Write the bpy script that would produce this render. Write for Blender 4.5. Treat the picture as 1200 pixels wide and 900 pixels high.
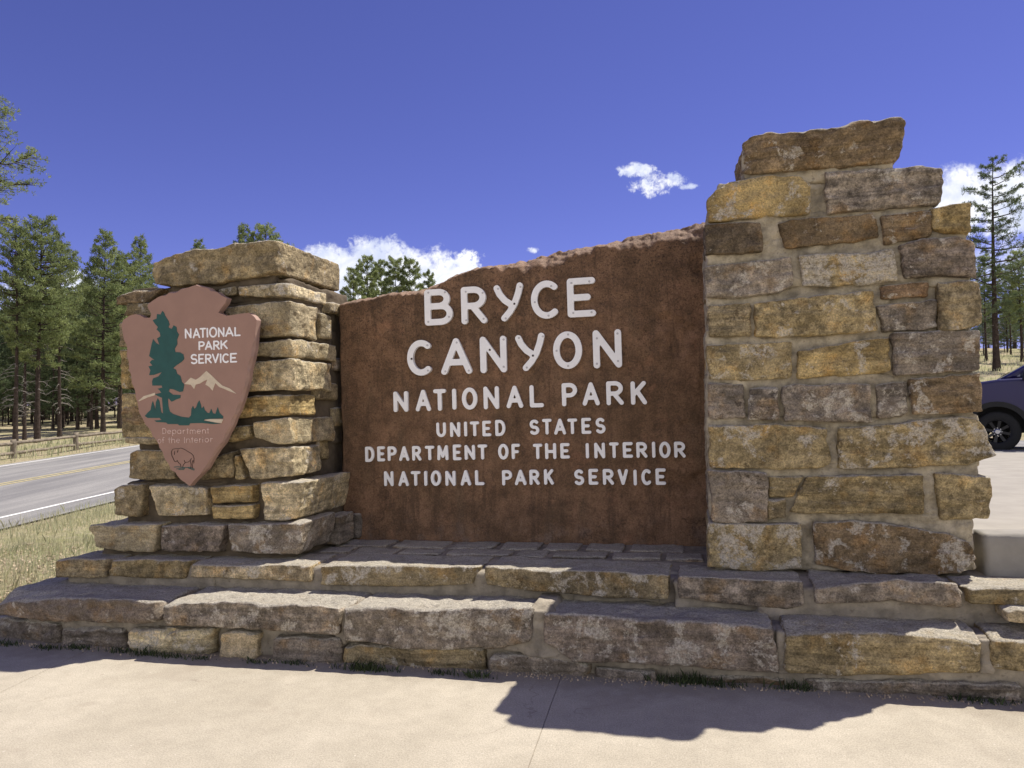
import bpy, math, random
import numpy as np
from mathutils import Matrix, Vector
PI = math.pi
random.seed(7)
RNG = np.random.default_rng(11)
scene = bpy.context.scene
for o in list(bpy.data.objects):
    bpy.data.objects.remove(o)
col = scene.collection

# ------------------------------------------------------------------ camera
F_PX = 870.0; CAM_H = 1.6
ROLL = math.radians(0.5); PITCH = math.atan(20.0 / F_PX)
_c, _s = math.cos(ROLL), math.sin(ROLL)
_ex = np.array([1.0, 0, 0])
_up = np.array([0, -math.sin(PITCH), math.cos(PITCH)])
_fw = np.array([0, math.cos(PITCH), math.sin(PITCH)])
_R = _c * _ex - _s * _up
_U = _s * _ex + _c * _up
CAM = np.array([0, 0, CAM_H])
cam_data = bpy.data.cameras.new('camera')
cam = bpy.data.objects.new('camera', cam_data)
col.objects.link(cam)
cam.matrix_world = Matrix(((_R[0], _U[0], -_fw[0], 0), (_R[1], _U[1], -_fw[1], 0), (_R[2], _U[2], -_fw[2], CAM_H), (0, 0, 0, 1)))
cam_data.sensor_width = 36.0
cam_data.lens = 36.0 * F_PX / 1200.0
cam_data.clip_start = 0.05
cam_data.clip_end = 6000
scene.camera = cam


def ray(px, py):
    d = _fw + _R * ((px - 600) / F_PX) - _U * ((py - 450) / F_PX)
    return d / np.linalg.norm(d)


# frame of the wall: U along it, V into it, W up it
AX_U = -ray(-2970, 575)
AX_V = np.array([-AX_U[1], AX_U[0], 0.0]); AX_V /= np.linalg.norm(AX_V)
AX_W = np.cross(AX_U, AX_V)
_d = ray(600, 790)
ORG = CAM + _d * (-CAM_H / _d[2])


def BP(px, py, v):
    d = ray(px, py)
    t = (v - np.dot(CAM - ORG, AX_V)) / np.dot(d, AX_V)
    P = CAM + d * t - ORG
    return float(P @ AX_U), float(P @ AX_W)


def W3(u, v, w):
    return ORG + AX_U * u + AX_V * v + AX_W * w


# ------------------------------------------------------------------ light
SUN_D = 0.362 * AX_U + 0.337 * AX_V + 0.87 * AX_W
SUN_D /= np.linalg.norm(SUN_D)
SUN_EL = math.asin(SUN_D[2]); SUN_AZ = math.atan2(SUN_D[0], SUN_D[1])
sun_data = bpy.data.lights.new('sun', 'SUN')
sun_data.energy = 5.0
sun_data.angle = math.radians(0.5)
sun_data.color = (1.0, 0.955, 0.88)
sun = bpy.data.objects.new('sun', sun_data)
col.objects.link(sun)
sun.rotation_euler = Vector(SUN_D).to_track_quat('Z', 'Y').to_euler()
sun.location = (6, 8, 20)

scene.view_settings.view_transform = 'Standard'
scene.view_settings.look = 'None'
scene.view_settings.exposure = 0.40
scene.view_settings.gamma = 1.0
scene.render.resolution_x = 1024
scene.render.resolution_y = 768


# ------------------------------------------------------------------ nodes
class Nodes:
    def __init__(self, nt):
        self.nt = nt
        nt.nodes.clear()

    def new(self, kind, **kw):
        n = self.nt.nodes.new(kind)
        for k, v in kw.items():
            setattr(n, k, v)
        return n

    def put(self, sock, val):
        if hasattr(val, 'is_linked'):
            self.nt.links.new(val, sock)
        elif val is not None:
            sock.default_value = val

    def m(self, op, a, b=None, c=None, clamp=False):
        n = self.new('ShaderNodeMath', operation=op)
        n.use_clamp = clamp
        self.put(n.inputs[0], a)
        if b is not None: self.put(n.inputs[1], b)
        if c is not None: self.put(n.inputs[2], c)
        return n.outputs[0]

    def vm(self, op, a, b):
        n = self.new('ShaderNodeVectorMath', operation=op)
        self.put(n.inputs[0], a); self.put(n.inputs[1], b)
        return n.outputs[0]

    def noise(self, vec, scale, detail=5.0, rough=0.55, dist=0.0):
        n = self.new('ShaderNodeTexNoise')
        self.put(n.inputs['Vector'], vec)
        n.inputs['Scale'].default_value = scale
        n.inputs['Detail'].default_value = detail
        n.inputs['Roughness'].default_value = rough
        n.inputs['Distortion'].default_value = dist
        return n.outputs['Fac']

    def ramp(self, fac, lo, hi, a=0.0, b=1.0, smooth=True):
        n = self.new('ShaderNodeMapRange')
        n.interpolation_type = 'SMOOTHSTEP' if smooth else 'LINEAR'
        self.put(n.inputs['Value'], fac)
        self.put(n.inputs['From Min'], lo); self.put(n.inputs['From Max'], hi)
        self.put(n.inputs['To Min'], a); self.put(n.inputs['To Max'], b)
        return n.outputs['Result']

    def mix(self, fac, a, b, blend='MIX'):
        n = self.new('ShaderNodeMix', data_type='RGBA', blend_type=blend)
        self.put(n.inputs['Factor'], fac)
        self.put(n.inputs[6], a if hasattr(a, 'is_linked') else (*a, 1.0))
        self.put(n.inputs[7], b if hasattr(b, 'is_linked') else (*b, 1.0))
        return n.outputs[2]

    def grey(self, val):
        n = self.new('ShaderNodeCombineColor')
        for i in range(3): self.put(n.inputs[i], val)
        return n.outputs[0]

    def attr(self, name):
        n = self.new('ShaderNodeAttribute', attribute_name=name)
        return n

    def bump(self, h, strength, dist, normal=None):
        n = self.new('ShaderNodeBump')
        n.inputs['Strength'].default_value = strength
        n.inputs['Distance'].default_value = dist
        self.put(n.inputs['Height'], h)
        if normal is not None: self.put(n.inputs['Normal'], normal)
        return n.outputs[0]

    def out(self, base, rough=0.9, normal=None, metallic=0.0, spec=0.3, coat=0.0, trans=0.0):
        p = self.new('ShaderNodeBsdfPrincipled')
        self.put(p.inputs['Base Color'], base if hasattr(base, 'is_linked') else (*base, 1.0))
        self.put(p.inputs['Roughness'], rough)
        p.inputs['Metallic'].default_value = metallic
        p.inputs['Specular IOR Level'].default_value = spec
        p.inputs['Coat Weight'].default_value = coat
        p.inputs['Coat Roughness'].default_value = 0.05
        p.inputs['Transmission Weight'].default_value = trans
        if normal is not None: self.put(p.inputs['Normal'], normal)
        o = self.new('ShaderNodeOutputMaterial')
        self.nt.links.new(p.outputs[0], o.inputs[0])
        return p, o

    def coord(self, which='Object'):
        return self.new('ShaderNodeTexCoord').outputs[which]

    def scaled(self, vec, s):
        return self.vm('MULTIPLY', vec, s)


def material(name):
    m = bpy.data.materials.new(name)
    m.use_nodes = True
    return m, Nodes(m.node_tree)


# ------------------------------------------------------------------ world
world = bpy.data.worlds.new('World')
scene.world = world
world.use_nodes = True
n = Nodes(world.node_tree)
sky = n.new('ShaderNodeTexSky', sky_type='NISHITA')
sky.sun_disc = False
sky.sun_elevation = SUN_EL
sky.sun_rotation = SUN_AZ
sky.altitude = 2400
sky.air_density = 1.0
sky.dust_density = 0.6
sky.ozone_density = 2.5
tint = n.mix(1.0, sky.outputs[0], (0.55, 0.435, 0.79), 'MULTIPLY')
bg = n.new('ShaderNodeBackground'); n.put(bg.inputs[0], tint); bg.inputs[1].default_value = 0.12
dirv = n.coord('Generated')
sep = n.new('ShaderNodeSeparateXYZ'); n.put(sep.inputs[0], dirv)
az = n.m('ARCTAN2', sep.outputs[0], sep.outputs[1])
el = n.m('ARCSINE', sep.outputs[2])
cn1 = n.noise(dirv, 14.0, 9.0, 0.62, 0.3)
cn2 = n.noise(dirv, 45.0, 6.0, 0.6)
cn3 = n.noise(dirv, 130.0, 5.0, 0.65, 0.6)
wob = n.m('ADD', n.m('ADD', n.m('MULTIPLY', n.m('SUBTRACT', cn1, 0.5), 2.2), n.m('MULTIPLY', n.m('SUBTRACT', cn2, 0.5), 2.2)), n.m('MULTIPLY', n.m('SUBTRACT', cn3, 0.5), 1.6))
CLOUDS = [  # centre x, y, half width, half height, softness
    (392, 330, 62, 42, .5), (440, 328, 70, 46, .5), (500, 330, 72, 42, .5), (545, 318, 26, 30, .5),
    (745, 200, 22, 9, .7), (772, 216, 34, 15, .7), (805, 219, 16, 4, .9), (624, 293, 9, 4, .9),
    (1125, 238, 48, 46, .6), (1185, 236, 60, 48, .6), (1260, 250, 80, 55, .6),
    (60, 375, 75, 48, .7), (95, 330, 30, 20, .9), (150, 312, 16, 5, 1.2), (-90, 360, 90, 60, .7), (1180, 310, 90, 40, 1.4)]
cl = None
for (cx, cy, rx, ry, soft) in CLOUDS:
    d0 = ray(cx, cy); d1 = ray(cx + rx, cy); d2 = ray(cx, cy - ry)
    a0, e0 = math.atan2(d0[0], d0[1]), math.asin(d0[2])
    ra = abs(math.atan2(d1[0], d1[1]) - a0); re = abs(math.asin(d2[2]) - e0)
    dx = n.m('POWER', n.m('ABSOLUTE', n.m('MULTIPLY', n.m('SUBTRACT', az, a0), 1 / ra)), 2.0)
    dy = n.m('POWER', n.m('ABSOLUTE', n.m('MULTIPLY', n.m('SUBTRACT', el, e0), 1 / re)), 2.0)
    f = n.m('SUBTRACT', 1.2 if rx > 40 else 0.95, n.m('ADD', dx, dy))
    f = n.m('ADD', f, n.m('MULTIPLY', wob, 0.7 if rx > 40 else 1.15))
    f = n.ramp(f, 0.0, soft * 1.35)
    cl = f if cl is None else n.m('MAXIMUM', cl, f)
# bright cloud bank added behind the camera, out of view, as fill light
back = n.ramp(n.m('ADD', sep.outputs[1], n.m('MULTIPLY', n.m('SUBTRACT', cn1, 0.5), 0.9)), -0.18, -0.42)
back = n.m('MULTIPLY', back, n.ramp(n.m('ADD', n.noise(dirv, 3.2, 7.0, 0.6, 0.4), 0.08), 0.44, 0.54))
back = n.m('MULTIPLY', back, n.m('MULTIPLY', n.ramp(el, 0.0, 0.08), n.ramp(el, 0.62, 0.36)))
cl = n.m('MAXIMUM', cl, back)
cshade = n.ramp(n.noise(dirv, 22.0, 6.0, 0.6, 0.4), 0.35, 0.65)
ccol = n.mix(cshade, (0.52, 0.57, 0.72), (0.80, 0.81, 0.84))
ccol = n.mix(back, ccol, (1.15, 1.14, 1.12))
bg2 = n.new('ShaderNodeBackground'); n.put(bg2.inputs[0], ccol); bg2.inputs[1].default_value = 1.05
ms = n.new('ShaderNodeMixShader')
n.put(ms.inputs[0], n.m('MULTIPLY', cl, 0.96)); n.put(ms.inputs[1], bg.outputs[0]); n.put(ms.inputs[2], bg2.outputs[0])
wo = n.new('ShaderNodeOutputWorld'); n.put(wo.inputs[0], ms.outputs[0])

# ------------------------------------------------------------------ materials
# stone ------------------------------------------------
M_STONE, n = material('sandstone_masonry')
co = n.vm('ADD', n.coord(), n.attr('rnd').outputs['Vector'])
t_ = n.attr('tint').outputs['Color']
patch = n.attr('patch').outputs['Fac']
sr = n.new('ShaderNodeSeparateXYZ'); n.put(sr.inputs[0], n.attr('rnd').outputs['Vector'])
q1 = n.m('FRACT', n.m('MULTIPLY', sr.outputs[0], 1.37)); q2 = n.m('FRACT', n.m('MULTIPLY', sr.outputs[1], 1.91)); q3 = n.m('FRACT', n.m('MULTIPLY', sr.outputs[2], 1.13))
big = n.noise(co, 4.0, 6.0, 0.6, 0.4)
mid = n.noise(co, 18.0, 8.0, 0.68)
stra = n.noise(n.scaled(co, (3.0, 3.0, 26.0)), 1.0, 6.0, 0.6, 0.8)
c = n.mix(1.0, t_, n.grey(n.ramp(big, 0.34, 0.66, 0.68, 1.28)), 'MULTIPLY')
c = n.mix(n.m('ADD', n.m('MULTIPLY', q1, 1.1), 0.1, clamp=True), c, n.grey(n.ramp(stra, 0.36, 0.64, 0.72, 1.24)), 'MULTIPLY')
c = n.mix(n.m('ADD', n.m('MULTIPLY', q2, 0.9), 0.25, clamp=True), c, n.grey(n.ramp(mid, 0.36, 0.64, 0.58, 1.42)), 'MULTIPLY')
warm = n.noise(co, 7.0, 4.0, 0.6)
c = n.mix(n.ramp(warm, 0.5, 0.72, 0.0, 0.55), c, n.mix(1.0, c, (1.25, 0.95, 0.55), 'MULTIPLY'))
dk = n.ramp(n.noise(co, 9.0, 9.0, 0.78, 0.3), 0.56, 0.63)
c = n.mix(n.m('MULTIPLY', dk, n.m('ADD', n.m('MULTIPLY', q3, 0.75), 0.1)), c, n.mix(1.0, c, (0.32, 0.29, 0.27), 'MULTIPLY'))
pz = n.noise(n.vm('ADD', co, (7.3, 2.2, 4.1)), 6.0, 12.0, 0.74, 0.3)
pf = n.ramp(n.m('ADD', pz, n.m('MULTIPLY', patch, 0.24)), 0.60, 0.645)
pf = n.m('MULTIPLY', pf, n.ramp(n.noise(co, 40.0, 6.0, 0.75), 0.36, 0.56, 0.25, 1.0))
c = n.mix(n.m('MULTIPLY', pf, 0.85), c, (0.60, 0.54, 0.44))
spk = n.ramp(n.noise(co, 90.0, 3.0, 0.6), 0.62, 0.74)
c = n.mix(n.m('MULTIPLY', spk, 0.4), c, (0.42, 0.38, 0.31))
geo = n.new('ShaderNodeNewGeometry')
sg = n.new('ShaderNodeSeparateXYZ'); n.put(sg.inputs[0], geo.outputs['Normal'])
dustf = n.m('MULTIPLY', n.ramp(sg.outputs[2], 0.45, 0.85), n.ramp(n.noise(co, 8.0, 8.0, 0.7), 0.30, 0.6, 0.5, 0.92))
c = n.mix(dustf, c, (0.50, 0.455, 0.37))
fine = n.noise(co, 95.0, 5.0, 0.75)
c = n.mix(1.0, c, n.grey(n.ramp(fine, 0.36, 0.64, 0.70, 1.30)), 'MULTIPLY')
pit = n.ramp(n.noise(co, 48.0, 8.0, 0.78), 0.57, 0.62)
c = n.mix(n.m('MULTIPLY', pit, 0.7), c, n.mix(1.0, c, (0.35, 0.32, 0.30), 'MULTIPLY'))
h1 = n.m('ADD', n.m('MULTIPLY', n.noise(co, 26.0, 9.0, 0.68, 0.3), 1.0), n.m('MULTIPLY', stra, 0.5))
b1 = n.bump(h1, 1.0, 0.032)
b2 = n.bump(n.noise(co, 120.0, 5.0, 0.75), 0.8, 0.006, b1)
n.out(c, 0.92, b2, spec=0.2)


def simple_mat(name, colr, rough=0.8, var=0.25, scale=8.0, bump=0.3, bscale=60.0, bdist=0.004, spec=0.3, metallic=0.0, coat=0.0, speck=None):
    m, n = material(name)
    co = n.coord()
    a = n.noise(co, scale, 7.0, 0.62)
    c = n.mix(1.0, colr, n.grey(n.ramp(a, 0.25, 0.75, 1 - var, 1 + var)), 'MULTIPLY')
    if speck:
        c = n.mix(n.ramp(n.noise(co, speck[1], 3.0, 0.6), 0.6, 0.72, 0, speck[2]), c, speck[0])
    nb = n.bump(n.noise(co, bscale, 6.0, 0.65), bump, bdist) if bump else None
    n.out(c, rough, nb, metallic, spec, coat)
    return m


M_MORTAR = simple_mat('pale_mortar', (0.40, 0.345, 0.25), 0.95, 0.45, 12.0, 1.0, 36.0, 0.022, 0.15, speck=((0.16, 0.13, 0.10), 24.0, 0.6))
M_MORTAR_D = simple_mat('raked_mortar', (0.125, 0.098, 0.066), 0.95, 0.35, 6.0, 0.8, 45.0, 0.012, 0.15)
M_DECK = simple_mat('tread_mortar', (0.30, 0.26, 0.20), 0.95, 0.35, 9.0, 0.9, 40.0, 0.014, 0.15, speck=((0.15, 0.12, 0.09), 24.0, 0.6))
M_WHITE = simple_mat('white_letter_paint', (0.88, 0.865, 0.85), 0.5, 0.04, 20.0, 0.1, 80.0, 0.001)
M_SCREW = simple_mat('painted_screw', (0.52, 0.50, 0.50), 0.5, 0.1, 20.0, 0.0)
M_HOLE = simple_mat('rusty_screw', (0.05, 0.035, 0.03), 0.7, 0.1, 20.0, 0.0)
M_ARROW = simple_mat('brown_painted_board', (0.318, 0.190, 0.142), 0.6, 0.07, 5.0, 0.12, 60.0, 0.002)
M_EDGE = simple_mat('scalloped_board_edge', (0.33, 0.21, 0.165), 0.6, 0.15, 12.0, 0.25, 60.0, 0.003)
M_GREEN = simple_mat('dark_green_paint', (0.020, 0.082, 0.072), 0.55, 0.12, 12.0, 0.0)
M_CREAM = simple_mat('cream_paint', (0.60, 0.50, 0.36), 0.55, 0.12, 14.0, 0.0)
M_THIN = simple_mat('faded_pink_lettering', (0.62, 0.45, 0.38), 0.6, 0.25, 80.0, 0.0)
M_INK = simple_mat('dark_line_paint', (0.045, 0.022, 0.018), 0.6, 0.2, 60.0, 0.0)
M_LOG = simple_mat('weathered_log', (0.20, 0.165, 0.12), 0.9, 0.4, 9.0, 0.6, 30.0, 0.01)

# slab
M_SLAB, n = material('red_brown_sandstone_slab')
co = n.coord()
a = n.noise(co, 1.6, 6.0, 0.6, 0.3)
b = n.noise(co, 7.0, 8.0, 0.66)
c = n.mix(n.ramp(a, 0.38, 0.62), (0.152, 0.090, 0.051), (0.205, 0.118, 0.068))
c = n.mix(1.0, c, n.grey(n.ramp(b, 0.32, 0.68, 0.70, 1.3)), 'MULTIPLY')
c = n.mix(n.ramp(n.noise(n.scaled(co, (2.0, 2.0, 0.7)), 3.0, 5.0, 0.6), 0.52, 0.7, 0, 0.55), c, (0.130, 0.085, 0.050))
sepz = n.new('ShaderNodeSeparateXYZ'); n.put(sepz.inputs[0], co)
topm = n.ramp(n.m('SUBTRACT', sepz.outputs[2], n.m('MULTIPLY', sepz.outputs[0], 0.13)), 0.75, 2.0, 0.0, 0.085)
lich = n.ramp(n.m('ADD', n.noise(co, 55.0, 6.0, 0.75), topm), 0.62, 0.67)
c = n.mix(n.m('MULTIPLY', lich, 0.6), c, (0.028, 0.018, 0.014))
pale = n.ramp(n.noise(co, 60.0, 5.0, 0.7), 0.66, 0.74)
c = n.mix(n.m('MULTIPLY', pale, 0.4), c, (0.34, 0.22, 0.15))
dust = n.m('MULTIPLY', n.ramp(sepz.outputs[2], 0.30, 0.0), n.ramp(n.noise(co, 6.0, 8.0, 0.7), 0.48, 0.66))
c = n.mix(n.m('MULTIPLY', dust, 0.4), c, (0.22, 0.17, 0.14))
drip = n.noise(n.scaled(co, (7.0, 7.0, 0.9)), 1.6, 8.0, 0.7, 0.3)
c = n.mix(n.m('MULTIPLY', n.ramp(drip, 0.52, 0.64), 0.55), c, (0.085, 0.052, 0.032))
sp2 = n.noise(n.vm('ADD', co, (4.0, 1.0, 6.0)), 5.0, 10.0, 0.78)
c = n.mix(n.m('MULTIPLY', n.ramp(sp2, 0.56, 0.62), 0.5), c, (0.070, 0.045, 0.030))
c = n.mix(n.m('MULTIPLY', n.ramp(n.noise(n.vm('ADD', co, (1.0, 7.0, 2.0)), 3.5, 10.0, 0.75), 0.57, 0.66), 0.45), c, (0.30, 0.155, 0.088))
vs = n.new('ShaderNodeTexVoronoi'); vs.feature = 'DISTANCE_TO_EDGE'; vs.inputs['Scale'].default_value = 1.5
vsn = n.new('ShaderNodeTexNoise'); vsn.inputs['Scale'].default_value = 3.0; vsn.inputs['Detail'].default_value = 8.0; n.put(vsn.inputs['Vector'], co)
n.put(vs.inputs['Vector'], n.vm('ADD', co, n.vm('MULTIPLY', vsn.outputs['Color'], (0.7, 0.7, 0.7))))
ck = n.m('MULTIPLY', n.ramp(vs.outputs['Distance'], 0.010, 0.0), n.ramp(n.noise(co, 2.3, 3.0), 0.52, 0.6))
c = n.mix(n.m('MULTIPLY', ck, 0.6), c, (0.05, 0.03, 0.02))
rm = n.attr('rim').outputs['Fac']
rf = n.m('MULTIPLY', n.ramp(rm, 0.12, 0.45), n.ramp(n.noise(co, 11.0, 9.0, 0.72), 0.40, 0.52, 0.25, 1.0))
c = n.mix(n.m('MULTIPLY', rf, 0.6), c, (0.34, 0.235, 0.165))
c = n.mix(1.0, c, n.grey(n.ramp(n.noise(co, 85.0, 6.0, 0.75), 0.28, 0.72, 0.62, 1.36)), 'MULTIPLY')
b1 = n.bump(n.noise(co, 20.0, 10.0, 0.7, 0.2), 0.8, 0.022)
b2 = n.bump(n.noise(co, 110.0, 4.0, 0.7), 0.4, 0.004, b1)
n.out(c, 0.85, b2, spec=0.25)

# concrete
M_CONC, n = material('light_tan_concrete')
co = n.coord()
a = n.noise(co, 0.9, 7.0, 0.62, 0.2)
b = n.noise(co, 130.0, 4.0, 0.75)
c = n.mix(n.ramp(a, 0.35, 0.65), (0.395, 0.346, 0.264), (0.465, 0.410, 0.318))  # the concrete's own light tan, varied by noise
c = n.mix(1.0, c, n.grey(n.ramp(b, 0.25, 0.75, 0.70, 1.26)), 'MULTIPLY')
c = n.mix(1.0, c, n.grey(n.ramp(n.noise(co, 9.0, 8.0, 0.7), 0.3, 0.7, 0.93, 1.06)), 'MULTIPLY')
c = n.mix(n.ramp(n.noise(co, 26.0, 2.0, 0.5), 0.70, 0.74, 0, 0.5), c, (0.30, 0.25, 0.2))
c = n.mix(n.ramp(n.noise(n.vm('ADD', co, (3, 8, 1)), 42.0, 2.0, 0.5), 0.72, 0.76, 0, 0.6), c, (0.66, 0.6, 0.5))
vo = n.new('ShaderNodeTexVoronoi'); vo.feature = 'DISTANCE_TO_EDGE'; vo.inputs['Scale'].default_value = 0.55
nv = n.new('ShaderNodeTexNoise'); nv.inputs['Scale'].default_value = 3.0; nv.inputs['Detail'].default_value = 6.0
n.put(nv.inputs['Vector'], co)
n.put(vo.inputs['Vector'], n.vm('ADD', co, n.vm('MULTIPLY', nv.outputs['Color'], (0.5, 0.5, 0.5))))
crk = n.m('MULTIPLY', n.ramp(vo.outputs['Distance'], 0.0035, 0.0), n.ramp(n.noise(co, 1.3, 2.0), 0.52, 0.6))
c = n.mix(n.m('MULTIPLY', crk, 0.45), c, (0.2, 0.16, 0.12))
sy = n.new('ShaderNodeSeparateXYZ'); n.put(sy.inputs[0], co)
dirt = n.ramp(n.m('ADD', sy.outputs[1], n.m('MULTIPLY', n.m('SUBTRACT', n.noise(co, 3.5, 8.0, 0.7), 0.5), 0.75)), -0.30, 0.0)
c = n.mix(n.m('MULTIPLY', dirt, 0.45), c, (0.21, 0.17, 0.125))
stn = n.ramp(n.noise(n.vm('ADD', co, (9, 4, 0)), 1.7, 6.0, 0.65, 0.6), 0.56, 0.66)
c = n.mix(n.m('MULTIPLY', stn, 0.22), c, (0.27, 0.22, 0.165))
drp = n.new('ShaderNodeTexVoronoi'); drp.inputs['Scale'].default_value = 3.2; n.put(drp.inputs['Vector'], co)
drm = n.m('MULTIPLY', n.ramp(drp.outputs['Distance'], 0.050, 0.035), n.ramp(n.noise(co, 1.1, 2.0), 0.54, 0.6))
c = n.mix(n.m('MULTIPLY', drm, 0.35), c, (0.20, 0.165, 0.125))
hh = n.m('ADD', n.noise(co, 55.0, 6.0, 0.7), n.m('MULTIPLY', n.noise(co, 220.0, 2.0, 0.6), 0.5))
n.out(c, 0.9, n.bump(hh, 0.35, 0.006), spec=0.2)
M_CONC_G = simple_mat('grey_concrete', (0.27, 0.25, 0.215), 0.9, 0.15, 5.0, 0.4, 60.0, 0.004, 0.2)
M_JOINT = simple_mat('joint_filler', (0.30, 0.26, 0.205), 0.95, 0.3, 20.0, 0.3)
M_CONC_B = simple_mat('pale_concrete_pad', (0.33, 0.30, 0.25), 0.9, 0.1, 3.0, 0.3, 70.0, 0.004, 0.2)

# asphalt
M_ROAD, n = material('worn_asphalt')
co = n.coord()
a = n.noise(n.scaled(co, (1.0, 0.08, 1.0)), 2.2, 5.0, 0.6)
c = n.mix(n.ramp(a, 0.3, 0.7), (0.185, 0.178, 0.172), (0.30, 0.285, 0.262))
c = n.mix(1.0, c, n.grey(n.ramp(n.noise(co, 60.0, 5.0, 0.75), 0.25, 0.75, 0.7, 1.3)), 'MULTIPLY')
n.out(c, 0.92, n.bump(n.noise(co, 90.0, 4.0, 0.7), 0.5, 0.01), spec=0.2)
M_LINEW = simple_mat('white_road_paint', (0.74, 0.72, 0.67), 0.8, 0.12, 20.0, 0.2)
M_LINEY = simple_mat('yellow_road_paint', (0.44, 0.37, 0.19), 0.8, 0.4, 14.0, 0.2)

# ground
M_GROUND, n = material('dry_forest_ground')
co = n.coord()
a = n.noise(co, 0.35, 7.0, 0.65)
b = n.noise(co, 5.0, 8.0, 0.7)
c = n.mix(n.ramp(a, 0.38, 0.62), (0.34, 0.28, 0.175), (0.26, 0.25, 0.115))
c = n.mix(n.ramp(b, 0.4, 0.7, 0, 0.8), c, (0.44, 0.37, 0.25))
c = n.mix(1.0, c, n.grey(n.ramp(n.noise(co, 38.0, 6.0, 0.75), 0.25, 0.75, 0.55, 1.4)), 'MULTIPLY')
n.out(c, 0.95, n.bump(n.noise(co, 22.0, 8.0, 0.7), 0.8, 0.04), spec=0.1)


def leafy(name, c0, c1, trans=0.3, scale=1.4):
    m, n = material(name)
    co = n.coord()
    info = n.new('ShaderNodeObjectInfo')
    f = n.m('ADD', n.ramp(n.noise(co, scale, 4.0, 0.6), 0.3, 0.7, 0.0, 0.75), n.m('MULTIPLY', info.outputs['Random'], 0.25))
    at = n.attr('leaf').outputs['Fac']
    c = n.mix(f, c0, c1)
    c = n.mix(1.0, c, n.grey(n.ramp(at, 0.0, 1.0, 0.65, 1.35, False)), 'MULTIPLY')
    p, o = n.out(c, 0.6, None, spec=0.25)
    tr = n.new('ShaderNodeBsdfTranslucent'); n.put(tr.inputs[0], c)
    mx = n.new('ShaderNodeMixShader'); mx.inputs[0].default_value = trans
    n.put(mx.inputs[1], p.outputs[0]); n.put(mx.inputs[2], tr.outputs[0])
    n.nt.links.new(mx.outputs[0], o.inputs[0])
    return m


M_NEEDLE = leafy('pine_needles', (0.150, 0.190, 0.078), (0.32, 0.36, 0.14), 0.5)
M_NEEDLE_D = leafy('dark_pine_needles', (0.095, 0.13, 0.062), (0.155, 0.19, 0.085), 0.4)
M_GRASS = leafy('dry_grass_blades', (0.56, 0.52, 0.33), (0.45, 0.49, 0.27), 0.4, 0.8)
M_WEED = leafy('dark_weeds', (0.035, 0.050, 0.020), (0.07, 0.09, 0.035), 0.25, 6.0)
M_CHIP = leafy('wood_chips', (0.36, 0.27, 0.17), (0.48, 0.38, 0.26), 0.0, 9.0)
M_BARK = simple_mat('pine_bark', (0.060, 0.045, 0.036), 0.95, 0.45, 7.0, 0.9, 16.0, 0.03, 0.1)
M_DEAD = simple_mat('grey_dead_wood', (0.30, 0.27, 0.235), 0.9, 0.25, 9.0, 0.3, 30.0, 0.01, 0.15)


# ------------------------------------------------------------------ noise in python
def _hash(ix, iy, iz, k):
    h = (ix * 374761393 + iy * 668265263 + iz * 2147483647 + k * 974634777) & 0xffffffff
    h = ((h ^ (h >> 13)) * 1274126177) & 0xffffffff
    h = ((h ^ (h >> 16)) * 2246822519) & 0xffffffff
    return ((h ^ (h >> 15)) & 0xffffff) / float(0xffffff) * 2 - 1


def vnoise(P, k=0):
    I = np.floor(P).astype(np.int64); f = P - I
    f = f * f * (3 - 2 * f)
    r = 0
    for dx in (0, 1):
        wx = f[:, 0] if dx else 1 - f[:, 0]
        for dy in (0, 1):
            wy = f[:, 1] if dy else 1 - f[:, 1]
            for dz in (0, 1):
                wz = f[:, 2] if dz else 1 - f[:, 2]
                r = r + wx * wy * wz * _hash(I[:, 0] + dx, I[:, 1] + dy, I[:, 2] + dz, k)
    return r


def fbm(P, k=0, octv=4, gain=0.5):
    a = 1.0; r = 0
    for i in range(octv):
        r = r + a * vnoise(P * (2.03 ** i) + i * 17.3, k + i)
        a *= gain
    return r


# ------------------------------------------------------------------ object helpers
def link_mesh(name, V, F, mat, parent=None, smooth=True, attrs=None, mats=None, fm=None):
    me = bpy.data.meshes.new(name)
    me.from_pydata([tuple(p) for p in np.asarray(V, float).tolist()], [], [tuple(f) for f in F])
    if mats:
        for m_ in mats: me.materials.append(m_)
        me.polygons.foreach_set('material_index', fm)
    else:
        me.materials.append(mat)
    if smooth:
        me.polygons.foreach_set('use_smooth', [True] * len(me.polygons))
    if attrs:
        for k, (kind, arr) in attrs.items():
            at = me.attributes.new(k, kind, 'POINT')
            at.data.foreach_set({'FLOAT': 'value', 'FLOAT_VECTOR': 'vector', 'FLOAT_COLOR': 'color'}[kind], np.asarray(arr, np.float32).ravel())
    me.update()
    o = bpy.data.objects.new(name, me)
    col.objects.link(o)
    if parent: o.parent = parent
    return o


def tag(o, label=None, cat=None, group=None, kind=None):
    if label: o['label'] = label
    if cat: o['category'] = cat
    if group: o['group'] = group
    if kind: o['kind'] = kind
    return o


def wall_root(name, label, cat, u, v, w=0.0, group=None):
    o = bpy.data.objects.new(name, None); col.objects.link(o)
    P = W3(u, v, w)
    o.matrix_world = Matrix(((AX_U[0], AX_V[0], AX_W[0], P[0]), (AX_U[1], AX_V[1], AX_W[1], P[1]), (AX_U[2], AX_V[2], AX_W[2], P[2]), (0, 0, 0, 1)))
    o.empty_display_size = 0.2
    tag(o, label, cat, group)
    o['base'] = (u, v, w)
    return o


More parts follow.
